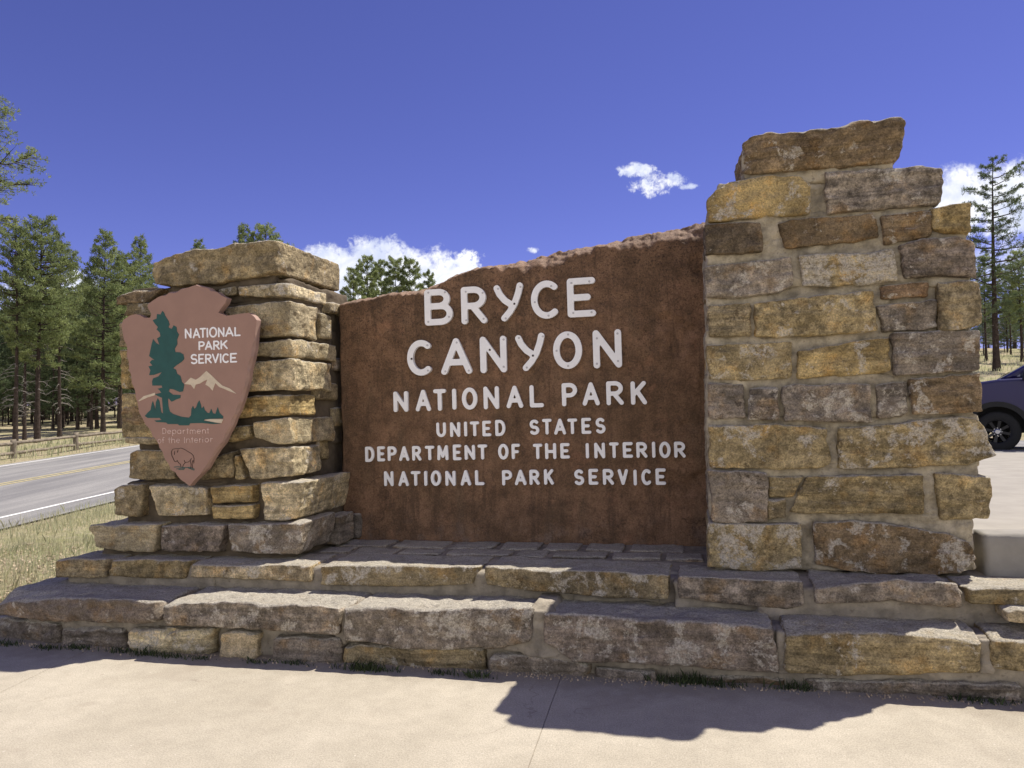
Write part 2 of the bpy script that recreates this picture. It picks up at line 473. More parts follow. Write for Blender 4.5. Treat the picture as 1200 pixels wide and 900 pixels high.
class Acc:
    """collects pieces of geometry given in wall coordinates for one part"""
    def __init__(self): self.V = []; self.F = []; self.n = 0; self.T = []; self.Rn = []; self.P = []
    def add(self, V, F, tint=(0.3, 0.22, 0.12), patch=0.0, seed=0):
        V = np.asarray(V, float)
        self.F += [tuple(i + self.n for i in f) for f in F]
        self.V.append(V); self.n += len(V)
        rs = np.random.default_rng(seed + 5)
        self.T.append(np.tile([*tint, 1.0], (len(V), 1)))
        self.Rn.append(np.tile(rs.uniform(-40, 40, 3), (len(V), 1)))
        self.P.append(np.full(len(V), patch))
    def build(self, name, mat, root, smooth=True):
        V = np.concatenate(self.V)
        if root is not None and 'base' in root: V = V - np.array(list(root['base']))
        return link_mesh(name, V, self.F, mat, root, smooth, {'tint': ('FLOAT_COLOR', np.concatenate(self.T)), 'rnd': ('FLOAT_VECTOR', np.concatenate(self.Rn)), 'patch': ('FLOAT', np.concatenate(self.P))})


def box_lattice(nx, ny, nz):
    sh = (nx + 1, ny + 1, nz + 1)
    I, J, K = np.meshgrid(np.arange(nx + 1), np.arange(ny + 1), np.arange(nz + 1), indexing='ij')
    surf = (I == 0) | (I == nx) | (J == 0) | (J == ny) | (K == 0) | (K == nz)
    idx = -np.ones(sh, int); idx[surf] = np.arange(surf.sum())
    P = np.stack([I[surf] / nx, J[surf] / ny, K[surf] / nz], 1)
    F = []
    def quads(g, flip):
        a, b, c, d = g[:-1, :-1].ravel(), g[1:, :-1].ravel(), g[1:, 1:].ravel(), g[:-1, 1:].ravel()
        F.extend(zip(a, d, c, b) if flip else zip(a, b, c, d))
    quads(idx[:, 0, :], False); quads(idx[:, ny, :], True)
    quads(idx[0, :, :], True); quads(idx[nx, :, :], False)
    quads(idx[:, :, nz], False); quads(idx[:, :, 0], True)
    return P, F


def bed(S, seed):
    """bedding layers: every few centimetres the face steps in or out a little"""
    q = S[:, 2] / 0.038 + 0.9 * fbm(S * np.array([2.2, 2.2, 1.0]), 90, 3)
    i = np.floor(q).astype(np.int64); f = q - i
    z0 = np.zeros_like(i)
    a = _hash(i, z0 + seed, z0, 91); b = _hash(i + 1, z0 + seed, z0, 91)
    return a + (b - a) * np.clip((f - 0.8) / 0.2, 0, 1)


def block(top, bot, vL, vR, depth, r=0.028, amp=0.013, res=0.0095, seed=0, rough=1.0, raw=False, level=None, grow=0.0, chips=1.4):
    """rough stone: top and bottom edges traced as outlines on its front plane (raw = already in u,w)"""
    xs = [p[0] for p in top + bot]; x0, x1 = min(xs), max(xs)
    def conv(L):
        L = sorted(L)
        q = []
        for (x, y) in L:
            v = vL + (vR - vL) * ((x - x0) / max(x1 - x0, 1e-6))
            q.append((x, y) if raw else BP(x, y, v))
        q = np.array(q)
        s = np.concatenate([[0], np.cumsum(np.abs(np.diff(q[:, 0])) + 1e-6)]); s /= s[-1]
        return s, q
    st, qt = conv(top); sb, qb = conv(bot)
    qt[:, 1] += grow; qb[:, 1] -= grow
    for q_ in (qt, qb): q_[0, 0] -= grow; q_[-1, 0] += grow
    Wd = 0.5 * ((qt[-1, 0] - qt[0, 0]) + (qb[-1, 0] - qb[0, 0]))
    H = float(np.mean(np.interp(np.linspace(0, 1, 9), st, qt[:, 1]) - np.interp(np.linspace(0, 1, 9), sb, qb[:, 1])))
    nx = max(4, int(Wd / res)); nz = max(4, int(H / res)); ny = max(4, int(depth / (res * 1.4)))
    P, F = box_lattice(nx, ny, nz)
    dim = np.array([Wd, depth, H])
    M = P * dim
    rr = min(r, 0.42 * dim.min())
    cl_ = np.clip(M, rr, dim - rr)
    D = M - cl_
    L = np.linalg.norm(D, axis=1, keepdims=True)
    # uneven rounding round the block
    M = cl_ + np.where(L > 1e-9, D / np.maximum(L, 1e-9), 0) * rr
    Q = M / dim
    a, c_, b = Q[:, 0], Q[:, 1], Q[:, 2]
    u = np.interp(a, sb, qb[:, 0]) * (1 - b) + np.interp(a, st, qt[:, 0]) * b
    wt_ = np.interp(a, st, qt[:, 1])
    if level is not None:
        g_ = np.clip(c_ * depth / 0.16, 0, 1); g_ = g_ * g_ * (3 - 2 * g_)
        wt_ = wt_ * (1 - g_) + level * g_
    w = np.interp(a, sb, qb[:, 1]) * (1 - b) + wt_ * b
    v = vL + (vR - vL) * a + c_ * depth
    X = np.stack([u, v, w], 1)
    S = X + seed * 3.71
    edge = np.minimum(L[:, 0] / max(rr, 1e-6), 1.0)
    k = rough * 1.25
    nb = np.stack([fbm(S * 3.2, 10, 3), fbm(S * 3.2 + 31, 20, 3), fbm(S * 3.2 + 67, 30, 3)], 1)
    nm = np.stack([fbm(S * np.array([10, 10, 15.]), 40, 3, 0.6), fbm(S * np.array([10, 10, 15.]) + 11, 50, 3, 0.6), fbm(S * np.array([10, 10, 15.]) + 23, 60, 3, 0.6)], 1)
    ridge = np.abs(fbm(S * np.array([5, 5, 9.0]), 70, 3)) - 0.4
    X = X + nb * amp * k * np.array([0.45, 0.65, 0.45]) + nm * amp * 0.55 * k
    X[:, 1] += ridge * amp * 0.8 * k + bed(S, seed) * amp * 0.40 * k
    # chipped arrises
    chip = np.clip(fbm(S * 9.0, 80, 3) - 0.1, 0, 1)
    ctr = np.array([np.mean(u), np.mean(v), np.mean(w)])
    dirc = ctr - X; dirc /= np.linalg.norm(dirc, axis=1, keepdims=True)
    X = X + dirc * (edge * chip * amp * chips * k)[:, None]
    return X, F


def Z(ox, oy, s):
    return lambda L: [(ox + x / s, oy + y / s) for (x, y) in L]


TINT = {'ol': (0.350, 0.272, 0.142), 'ol2': (0.310, 0.245, 0.140), 'br': (0.225, 0.162, 0.092), 'gr': (0.275, 0.228, 0.172), 'gr2': (0.225, 0.188, 0.146),
        'ye': (0.41, 0.305, 0.140), 'tan': (0.47, 0.385, 0.235), 'dk': (0.165, 0.125, 0.080), 'pa': (0.50, 0.42, 0.26), 're': (0.30, 0.200, 0.115), 'mau': (0.250, 0.200, 0.150), 'sand': (0.45, 0.36, 0.22)}
ZA = Z(800, 120, 3.0); ZB = Z(800, 400, 3.0); Z3 = Z(120, 260, 4.0); Z4 = Z(120, 440, 4.0)
Z5 = Z(0, 600, 1200 / 420); Z6 = Z(380, 600, 1200 / 420); Z7 = Z(780, 600, 1200 / 420)
Z8 = Z(0, 620, 5.0)

# ------------------------------------------------------------------ ground, roads
def sstep(x, a, b):
    t = np.clip((x - a) / (b - a), 0, 1)
    return t * t * (3 - 2 * t)


def pad_z(x, y):
    return 0.745 - 0.022 * (y - 4.6) + 0.004 * (x - 3)


def terrain(x, y):
    x = np.asarray(x, float); y = np.asarray(y, float)
    yl = np.clip(y, 5, 90)
    left = 0.02 * np.clip(x, -70, 60) + 0.02 * (yl - 5) - 0.04
    left = left + 0.6 * sstep(y, 45, 110)
    right = pad_z(np.clip(x, 0, 20), np.clip(y, 4, 19)) - 0.05 + 0.125 * (np.clip(y, 19.5, 60) - 19.5) + 0.03 * (np.clip(y, 60, 200) - 60)
    v = (x - ORG[0]) * AX_V[0] + (y - ORG[1]) * AX_V[1]
    u = (x - ORG[0]) * AX_U[0] + (y - ORG[1]) * AX_U[1]
    far_ = sstep(u, 2.3, 2.9)
    t = sstep(x, -2.0, 1.4) * (sstep(v, 1.9, 2.6) * (1 - far_) + sstep(v, 0.72, 0.9) * far_)
    return left * (1 - t) + right * t


def axis_pts(lo, hi, fine_lo, fine_hi, step, far):
    a = list(np.arange(fine_lo, fine_hi + step, step))
    d = step; x = fine_hi
    while x < hi: d *= 1.35; x += d; a.append(min(x, hi))
    d = step; x = fine_lo
    while x > lo: d *= 1.35; x -= d; a.insert(0, max(x, lo))
    return np.array(a)


gx = axis_pts(-2500, 2500, -30, 34, 0.5, 0); gy = axis_pts(-2500, 2500, -4, 60, 0.5, 0)
GX, GY = np.meshgrid(gx, gy, indexing='ij')
GZ = terrain(GX, GY)
# near the wall the ground stays under the paving, away from it it is uneven
P3 = np.stack([GX.ravel() * 0.5, GY.ravel() * 0.5, np.zeros(GX.size)], 1)
nearw = np.clip((np.hypot(GX, GY) - 9) / 20, 0, 1)
GZ = GZ + fbm(P3, 3, 4).reshape(GX.shape) * 0.08 * nearw * (1 - sstep(GX, -17, -13) * (1 - sstep(GX, -2, 6)))
gi = np.arange(GX.size).reshape(GX.shape)
F = list(zip(gi[:-1, :-1].ravel(), gi[1:, :-1].ravel(), gi[1:, 1:].ravel(), gi[:-1, 1:].ravel()))
ground = link_mesh('ground', np.stack([GX.ravel(), GY.ravel(), GZ.ravel()], 1), F, M_GROUND)
tag(ground, kind='structure')


def BT(px, py):
    """pixel to terrain (left side plane)"""
    d = ray(px, py)
    t = 2.0
    for _ in range(4000):
        P = CAM + d * t
        if P[2] <= float(terrain(P[0], P[1])): break
        t += 0.02
    return P[:2]


def ribbon(name, pts_l, pts_r, lift, mat, parent=None, seg=40):
    V = []; F = []
    for i in range(seg + 1):
        t = i / seg
        a = np.array(pts_l[0]) * (1 - t) + np.array(pts_l[1]) * t
        b = np.array(pts_r[0]) * (1 - t) + np.array(pts_r[1]) * t
        nn = 9
        for j in range(nn):
            s = j / (nn - 1); p = a * (1 - s) + b * s
            V.append((p[0], p[1], float(terrain(p[0], p[1])) + lift))
        if i:
            k = len(V) - 2 * nn
            F += [(k + j, k + j + 1, k + nn + j + 1, k + nn + j) for j in range(nn - 1)]
    return link_mesh(name, V, F, mat, parent)


def line_through(p, q, y0, y1, head=None):
    a = BT(*p); b = BT(*q)
    m_ = (a + b) / 2; h = math.radians(head) if head is not None else math.atan2(*(b - a))
    tx = math.tan(h)
    return np.array([m_[0] + tx * (y0 - m_[1]), y0]), np.array([m_[0] + tx * (y1 - m_[1]), y1])


Y0, Y1 = -20.0, 75.0
near = line_through((0, 609), (131, 580), Y0, Y1, 6.0)
yel = line_through((0, 570), (148, 543), Y0, Y1, 4.0)
far = line_through((0, 548.5), (152, 525), Y0, Y1, 2.6)
off = lambda L, d: [L[0] + np.array([d, 0]), L[1] + np.array([d, 0])]
road = ribbon('road', off(far, -0.35), off(near, 0.75), 0.03, M_ROAD, seg=60)
tag(road, kind='structure')
for L, mt, wd in ((near, M_LINEW, 0.10), (far, M_LINEW, 0.10)):
    ribbon('painted_line', off(L, -wd / 2), off(L, wd / 2), 0.036, mt, road, 60)
ribbon('painted_line', off(yel, -0.17), off(yel, -0.06), 0.036, M_LINEY, road, 60)
ribbon('painted_line', off(yel, 0.06), off(yel, 0.17), 0.036, M_LINEY, road, 60)


# paving in front of the wall, in slabs with joints
def slab_plan(acc, pts, w_top, th):
    V = [(p[0], p[1], w_top) for p in pts] + [(p[0], p[1], w_top - th) for p in pts]
    k = len(pts)
    F = [tuple(range(k)), tuple(range(2 * k - 1, k - 1, -1))] + [(i, i + k, (i + 1) % k + k, (i + 1) % k) for i in range(k)]
    acc.add(V, F)


def BWp(px, py, w=0.0):
    d = ray(px, py)
    t = (w - np.dot(CAM - ORG, AX_W)) / np.dot(d, AX_W)
    P = CAM + d * t - ORG
    return np.array([P @ AX_U, P @ AX_V])


j1a, j1b = BWp(100, 763), BWp(26, 799)
j2a, j2b = BWp(655, 800), BWp(619, 900)
def at_v(a, b, v): t = (v - a[1]) / (b[1] - a[1]); return a[0] + t * (b[0] - a[0])
acc = Acc(); g = 0.0022
vb_, vf_ = 0.12, -9.0
J1 = (at_v(j1a, j1b, vb_), at_v(j1a, j1b, vf_)); J2 = (at_v(j2a, j2b, vb_), at_v(j2a, j2b, vf_))
Jm = (J2[0] + 3.3, J2[1] + 3.3)
def strip(Lb, Lf, Rb, Rf): slab_plan(acc, [(Lf, vf_), (Rf, vf_), (Rb, vb_), (Lb, vb_)], 0.0, 0.12)
strip(-9.0, -9.0, J1[0] - g, J1[1] - g)
strip(J1[0] + g, J1[1] + g, J2[0] - g, J2[1] - g)
strip(J2[0] + g, J2[1] + g, Jm[0] - g, Jm[1] - g)
strip(Jm[0] + g, Jm[1] + g, 9.0, 9.0)
sw = acc.build('sidewalk', M_CONC, None, False)
sw.matrix_world = Matrix(((AX_U[0], AX_V[0], AX_W[0], ORG[0]), (AX_U[1], AX_V[1], AX_W[1], ORG[1]), (AX_U[2], AX_V[2], AX_W[2], ORG[2]), (0, 0, 0, 1)))
tag(sw, kind='structure')
acc = Acc()
for A, B in ((J1, J1), (J2, J2), (Jm, Jm)):
    slab_plan(acc, [(A[1] - g - .004, vf_), (A[1] + g + .004, vf_), (A[0] + g + .004, vb_), (A[0] - g - .004, vb_)], -0.004, 0.06)
acc.build('joint_filler', M_JOINT, sw, False)

# pad behind the wall, kerb and parking
def sheet(name, u0, u1, v0, v1, dz, mat, nx=20, ny=24):
    A, B = np.meshgrid(np.linspace(u0, u1, nx), np.linspace(v0, v1, ny), indexing='ij')
    X = ORG[0] + A * AX_U[0] + B * AX_V[0]; Y = ORG[1] + A * AX_U[1] + B * AX_V[1]
    i = np.arange(nx * ny).reshape(nx, ny)
    V = np.stack([X.ravel(), Y.ravel(), (pad_z(X, Y) + dz).ravel()], 1)
    o = link_mesh(name, V, list(zip(i[:-1, :-1].ravel(), i[1:, :-1].ravel(), i[1:, 1:].ravel(), i[:-1, 1:].ravel())), mat)
    return tag(o, kind='structure')


sheet('rear_pavement', 2.75, 20, 0.84, 11.2, 0.0, M_CONC_B)
sheet('parking_asphalt', 2.0, 22, 11.2, 18.0, -0.012, M_ROAD)

# ------------------------------------------------------------------ stone steps
steps = wall_root('stone_steps', 'two broad steps of rough tan sandstone blocks running under the whole entrance sign', 'stone steps', 0.0, 0.0)
cap = Acc(); up = Acc(); foot = Acc(); mor = Acc(); pav = Acc()


def put(acc, f, top, bot, vL, vR, depth, tint, patch=0.0, seed=0, r=0.03, amp=0.013, rough=1.0, res=0.0095, **kw):
    X, Fc = block(f(top), f(bot), vL, vR, depth, r, amp, res, seed, rough, **kw)
    tt = np.array(TINT[tint]) * (0.98 + 0.20 * np.random.default_rng(seed).random())
    acc.add(X, Fc, tt, patch, seed)


# lower step, thick capping blocks
put(cap, Z8, [(-30, 455), (60, 420), (240, 410), (480, 405), (700, 410), (905, 425)], [(-40, 505), (20, 510), (230, 545), (560, 560), (840, 560), (935, 540)], 0.06, -0.05, 0.55, 'mau', 0.10, 1, 0.030, 0.013, 0.75, level=0.333)
put(cap, Z5, [(538, 318), (620, 302), (760, 300), (900, 306), (1040, 312), (1135, 322)], [(550, 380), (700, 386), (900, 402), (1125, 415)], -0.05, -0.03, 0.52, 'gr', 0.22, 2, 0.024, 0.013, 0.75, level=0.333)
put(cap, Z6, [(62, 322), (200, 322), (420, 325), (700, 322)], [(60, 440), (140, 432), (250, 462), (600, 462), (695, 428)], -0.02, 0.0, 0.5, 'gr', 0.35, 3, 0.021, 0.013, 0.75, level=0.333)
put(cap, Z(0, 0, 1), [(637, 718), (700, 722), (780, 727), (860, 732), (906, 737)], [(637, 752), (672, 776), (800, 782), (867, 791), (914, 790)], 0.0, 0.02, 0.52, 'mau', 0.34, 4, 0.024, 0.014, 0.75, level=0.333)
put(cap, Z7, [(398, 415), (520, 404), (680, 404), (830, 410), (960, 420), (1062, 436)], [(402, 540), (560, 548), (800, 552), (1000, 548), (1062, 540)], 0.02, 0.02, 0.5, 'ol', 0.22, 5, 0.021, 0.011, 0.75, level=0.333)
put(cap, Z7, [(1092, 428), (1300, 440), (1480, 450)], [(1094, 532), (1300, 545), (1480, 550)], 0.02, 0.02, 0.5, 'ol', 0.2, 6, 0.021, 0.011, 0.75, level=0.333)
put(cap, Z7, [(1500, 450), (1700, 462), (1900, 470)], [(1500, 555), (1700, 565), (1900, 575)], 0.02, 0.02, 0.5, 'gr', 0.2, 7, 0.021, 0.011, 0.75, level=0.333)
# footing under them
put(foot, Z8, [(-60, 520), (60, 545), (330, 560)], [(-60, 705), (100, 705), (330, 708)], 0.15, 0.05, 0.3, 'gr2', 0.0, 11, 0.04, 0.016, grow=0.016)
put(foot, Z5, [(205, 405), (300, 395), (410, 400)], [(205, 462), (410, 468)], 0.06, 0.04, 0.3, 'gr2', 0.05, 12, 0.04, 0.016, grow=0.016)
put(foot, Z5, [(425, 405), (560, 398), (700, 403)], [(425, 468), (560, 476), (700, 476)], -0.02, 0.0, 0.3, 'pa', 0.35, 13, 0.04, 0.016, grow=0.016)
put(foot, Z5, [(738, 412), (800, 408), (848, 420)], [(738, 485), (850, 488)], 0.0, 0.0, 0.3, 'sand', 0.1, 14, 0.03, 0.012, grow=0.016)
put(foot, Z5, [(915, 432), (1000, 428), (1130, 436)], [(915, 505), (1130, 512)], 0.0, 0.0, 0.3, 'gr2', 0.0, 15, 0.03, 0.012, grow=0.016)
put(foot, Z6, [(70, 458), (300, 462), (530, 466)], [(70, 528), (530, 545)], 0.02, 0.02, 0.3, 'ol2', 0.05, 16, 0.03, 0.013, grow=0.016)
put(foot, Z6, [(552, 482), (640, 476), (760, 490), (890, 515)], [(548, 562), (880, 575)], 0.02, 0.03, 0.3, 'gr', 0.18, 17, 0.03, 0.013)
put(foot, Z6, [(900, 522), (1110, 532)], [(900, 575), (1110, 585)], 0.035, 0.035, 0.3, 'gr2', 0.0, 18, 0.02, 0.010)
put(foot, Z7, [(0, 545), (260, 555), (400, 560)], [(0, 600), (400, 610)], 0.07, 0.07, 0.3, 'dk', 0.0, 19, 0.02, 0.010)
put(foot, Z7, [(470, 560), (800, 568), (1200, 578)], [(470, 610), (800, 620), (1200, 642)], 0.045, 0.045, 0.3, 'gr2', 0.05, 20, 0.025, 0.012)
put(foot, Z7, [(1220, 580), (1560, 590), (1900, 600)], [(1220, 645), (1560, 660), (1900, 680)], 0.045, 0.045, 0.3, 'gr2', 0.05, 21, 0.025, 0.012)
# upper step
put(up, Z5, [(182, 160), (250, 155), (350, 158)], [(180, 222), (350, 220)], 0.36, 0.36, 0.42, 'ol2', 0.0, 31, 0.021, 0.009, 0.8, level=0.508)
put(up, Z5, [(368, 158), (500, 160), (637, 164)], [(365, 212), (450, 222), (615, 226)], 0.37, 0.39, 0.42, 'ol', 0.0, 32, 0.017, 0.009, 0.8, level=0.508)
put(up, Z5, [(640, 174), (760, 180), (900, 180), (1035, 182)], [(635, 218), (800, 226), (1040, 234)], 0.39, 0.40, 0.42, 'sand', 0.25, 33, 0.015, 0.009, 0.8, level=0.508)
put(up, Z6, [(-10, 180), (100, 180), (300, 180), (515, 184)], [(-12, 245), (200, 252), (360, 250), (498, 240)], 0.40, 0.41, 0.45, 'ol2', 0.32, 34, 0.015, 0.010, 0.8, level=0.508)
put(up, Z6, [(535, 182), (700, 192), (900, 196), (1155, 210)], [(540, 245), (640, 262), (800, 275), (1000, 290), (1158, 296)], 0.41, 0.32, 0.45, 'ol2', 0.3, 35, 0.017, 0.011, 0.8, level=0.508)
put(up, Z7, [(40, 217), (200, 222), (330, 225), (466, 232)], [(38, 292), (200, 308), (410, 328), (466, 320)], 0.31, 0.25, 0.42, 'gr', 0.05, 36, 0.015, 0.009, 0.8, level=0.508)
put(up, Z7, [(500, 256), (640, 240), (800, 230), (985, 240)], [(500, 312), (620, 308), (760, 302), (960, 324), (998, 322)], 0.25, 0.20, 0.42, 'gr', 0.1, 37, 0.015, 0.011, 0.8, level=0.508)
put(up, Z7, [(1018, 256), (1300, 260), (1600, 268)], [(1020, 312), (1300, 320), (1600, 330)], 0.20, 0.18, 0.42, 'ol', 0.1, 38, 0.015, 0.009, 0.8, level=0.508)
put(up, Z7, [(1620, 268), (1900, 278)], [(1620, 330), (1900, 340)], 0.18, 0.18, 0.42, 'gr', 0.1, 39, 0.015, 0.009, 0.8, level=0.508)
put(up, Z7, [(1145, 338), (1180, 328), (1290, 330)], [(1150, 372), (1290, 385)], 0.10, 0.10, 0.18, 'sand', 0.2, 40, 0.013, 0.007, 0.8)


def core(acc, u0, u1, v0, v1, w0, w1, seed, amp=0.008, res=0.03, r=0.02):
    X, Fc = block([(u0, w1), (u1, w1)], [(u0, w0), (u1, w0)], v0, v0, v1 - v0, r, amp, res, seed, 1.0, True)
    acc.add(X, Fc)


core(mor, -3.6, 4.1, 0.09, 0.75, -0.15, 0.305, 50, 0.012, 0.022)
core(mor, -3.5, 4.1, 0.52, 1.75, 0.1, 0.494, 51, 0.006)
core(mor, -3.55, -2.3, 0.42, 0.6, 0.1, 0.485, 52, 0.010, 0.018)
core(mor, -2.35, 0.35, 0.45, 0.6, 0.1, 0.490, 53, 0.010, 0.018)
core(mor, 0.3, 0.97, 0.43, 0.6, 0.1, 0.490, 54, 0.010, 0.018)
core(mor, 0.93, 1.45, 0.35, 0.6, 0.1, 0.490, 55, 0.010, 0.018)
core(mor, 1.4, 4.1, 0.28, 0.6, 0.1, 0.490, 60, 0.010, 0.018)
for f_, t_p, b_p, v_, dp, sd in ((Z6, [(685, 330), (750, 336)], [(590, 466), (850, 508)], 0.028, 0.5, 56), (Z7, [(372, 398), (410, 408)], [(372, 545), (415, 548)], 0.05, 0.5, 57), (Z7, [(1050, 428), (1105, 432)], [(1050, 545), (1105, 545)], 0.05, 0.5, 58), (Z6, [(35, 324), (72, 326)], [(35, 440), (72, 445)], 0.045, 0.5, 59)):
    X, Fc = block(f_(t_p), f_(b_p), v_, v_, dp, 0.012, 0.008, 0.011, sd)
    mor.add(X, Fc)
cap.build('lower_step', M_STONE, steps)
foot.build('footing_stones', M_STONE, steps)
up.build('upper_step', M_STONE, steps)
mor.build('mortar', M_DECK, steps)
# paving of the upper tread
rs = np.random.default_rng(3)
for (va, vb2) in ((0.885, 1.10), (1.13, 1.40)):
    u_ = -1.72
    while u_ < 1.0:
        L = rs.uniform(0.22, 0.5)
        if u_ + L > 1.12: L = 1.12 - u_
        j = rs.uniform(-.02, .02, 2)
        X, Fc = block([(u_, 0.508), (u_ + L, 0.508)], [(u_, 0.44), (u_ + L, 0.44)], va + j[0], va + j[1], vb2 - va, 0.014, 0.007, 0.015, int(u_ * 100) + 900, 1.0, True)
        pav.add(X, Fc, np.array(TINT['gr']) * rs.uniform(0.85, 1.2), 0.05, int(u_ * 100) + 900)
        u_ += L + rs.uniform(0.025, 0.05)
pav.build('paving', M_STONE, steps)

# ------------------------------------------------------------------ right pier
pier = wall_root('stone_pier', 'tall stone pier of tan blocks right of the carved slab', 'stone pier', 1.95, 0.57, 0.5)
st = Acc(); mo = Acc(); cp = Acc()
VP = 0.57
RP = [  # frame, top, bottom, tint, patch
    (ZA, [(92, 345), (118, 312), (160, 284), (260, 262), (410, 256), (442, 284)], [(95, 418), (250, 405), (400, 392), (448, 382)], 'ye', .22),
    (ZA, [(506, 246), (600, 240), (740, 226), (840, 228), (908, 234)], [(512, 388), (640, 378), (760, 368), (908, 350)], 'gr', .10),
    (ZA, [(78, 430), (180, 424), (274, 424)], [(80, 532), (180, 530), (283, 520)], 'dk', .05),
    (ZA, [(335, 428), (420, 412), (540, 404), (672, 388)], [(360, 512), (480, 500), (600, 486), (685, 470)], 'br', .08),
    (ZA, [(700, 396), (790, 384), (872, 378)], [(712, 490), (800, 482), (878, 464)], 'br', .18),
    (ZA, [(880, 372), (950, 358), (1014, 352)], [(886, 440), (930, 452), (1014, 455)], 'ye', .0),
    (ZA, [(78, 578), (160, 568), (250, 556), (386, 545)], [(80, 686), (200, 680), (340, 664), (388, 640)], 'gr', .22),
    (ZA, [(412, 542), (560, 530), (736, 520)], [(432, 648), (560, 642), (755, 622)], 'ol', .75),
    (ZA, [(768, 505), (850, 482), (970, 474), (1026, 490)], [(784, 614), (900, 602), (1040, 610)], 'mau', .12),
    (ZA, [(92, 710), (236, 704)], [(92, 822), (240, 820)], 'ol2', .0),
    (ZA, [(254, 708), (400, 690), (540, 674), (662, 662)], [(256, 822), (460, 816), (686, 798)], 'ol', .18),
    (ZA, [(700, 650), (780, 640), (864, 634)], [(704, 690), (790, 684), (862, 680)], 're', .08),
    (ZA, [(690, 712), (790, 702), (890, 696)], [(704, 800), (800, 796), (894, 784)], 'gr', .2),
    (ZA, [(904, 632), (970, 628), (1040, 634)], [(908, 802), (980, 796), (1050, 780)], 'ol2', .18),
    (ZB, [(86, 18), (200, 10), (382, 6)], [(90, 132), (240, 132), (376, 126)], 'ol', .25),
    (ZB, [(408, 36), (500, 20), (620, 2), (724, -12)], [(405, 130), (560, 116), (725, 104)], 'ye', .12),
    (ZB, [(740, -28), (900, -36), (1040, -38)], [(752, 118), (900, 108), (1042, 98)], 'gr', .25),
    (ZB, [(86, 150), (210, 152)], [(90, 270), (218, 266)], 'gr2', .18),
    (ZB, [(234, 166), (330, 160)], [(234, 276), (336, 274)], 'gr2', .4),
    (ZB, [(350, 156), (500, 152), (662, 154)], [(358, 276), (560, 280), (664, 278)], 'gr2', .38),
    (ZB, [(684, 154), (740, 146), (786, 148)], [(690, 272), (800, 256)], 'gr2', .32),
    (ZB, [(800, 134), (920, 124), (1050, 118)], [(820, 258), (940, 252), (1054, 246)], 'br', .12),
    (ZB, [(86, 302), (300, 292), (500, 304)], [(98, 440), (300, 442), (490, 445), (522, 428)], 'ol', .18),
    (ZB, [(556, 310), (700, 292), (900, 278), (1024, 270), (1068, 320)], [(550, 446), (800, 444), (1000, 434), (1098, 400)], 'ol', .32),
    (ZB, [(92, 458), (200, 460), (294, 464)], [(108, 636), (200, 636), (292, 630)], 'gr', .22),
    (ZB, [(304, 478), (426, 474)], [(302, 550), (378, 545)], 'ol', .0),
    (ZB, [(302, 558), (362, 560)], [(302, 626), (362, 618)], 'ol2', .0),
    (ZB, [(436, 478), (640, 474), (848, 472)], [(372, 598), (600, 606), (846, 604)], 'ol', .05),
    (ZB, [(884, 466), (980, 474), (1086, 480)], [(914, 626), (1082, 622)], 'ol', .15),
    (ZB, [(95, 642), (250, 644), (412, 646)], [(92, 794), (250, 804), (420, 800)], 'ol', .42),
    (ZB, [(462, 640), (560, 634), (700, 640), (840, 660), (940, 682), (1006, 712)], [(466, 786), (600, 806), (840, 822), (980, 818), (1036, 772)], 'br', .38),
]
for i, (f, t, b, tn, pa) in enumerate(RP):
    jit = 0.012 * math.sin(i * 2.3)
    put(st, f, t, b, VP + jit, VP + jit, 0.34, tn, pa, 100 + i, 0.014, 0.011, grow=0.006, chips=1.0)
put(cp, ZA, [(204, 132), (250, 106), (400, 94), (560, 80), (650, 60), (765, 44), (790, 56)], [(212, 250), (420, 232), (600, 220), (764, 200)], VP - 0.015, VP - 0.015, 0.62, 'br', .18, 190, 0.03, 0.014)
cp.build('cap_stone', M_STONE, pier)
# further stones on the side turned to the slab
for i, (w0, w1) in enumerate(((.55, .78), (.80, 1.05), (1.08, 1.38), (1.42, 1.66), (1.70, 1.95), (2.0, 2.24), (2.28, 2.52), (2.56, 2.78))):
    uo = 1.15 + (w0 - 0.6) * 0.035
    X, Fc = block([(uo, w1), (uo + .3, w1)], [(uo, w0), (uo + .3, w0)], 0.95, 0.95, 0.75, 0.025, 0.011, 0.02, 300 + i, 1.0, True)
    st.add(X, Fc, TINT[('ol', 'gr', 'br', 'ol2')[i % 4]], 0.1, 300 + i)
st.build('stonework', M_STONE, pier)
# mortar, one lift per course, following the outline a little inside it
for i, (xl, xr, yb_, yt_) in enumerate(((838, 1148, 672, 602), (832, 1152, 608, 542), (830, 1153, 548, 486), (829, 1148, 490, 438), (829, 1146, 445, 384),
                                       (830, 1146, 392, 325), (828, 1141, 335, 276), (829, 1136, 285, 245), (842, 1098, 258, 212), (872, 1050, 212, 178))):
    bl, br_ = BP(xl, yb_, VP), BP(xr, yb_, VP); tl, tr = BP(xl, yt_, VP), BP(xr, yt_, VP)
    sv = VP + 0.042 + 0.004 * (i % 3)
    X, Fc = block([(bl[0], tl[1]), (br_[0], tr[1])], [(bl[0], bl[1]), (br_[0], br_[1])], sv, sv, 1.1 if i < 9 else 0.55, 0.02, 0.011, 0.011, 60 + i, 1.0, True)
    mo.add(X, Fc)
mo.build('mortar', M_MORTAR, pier)

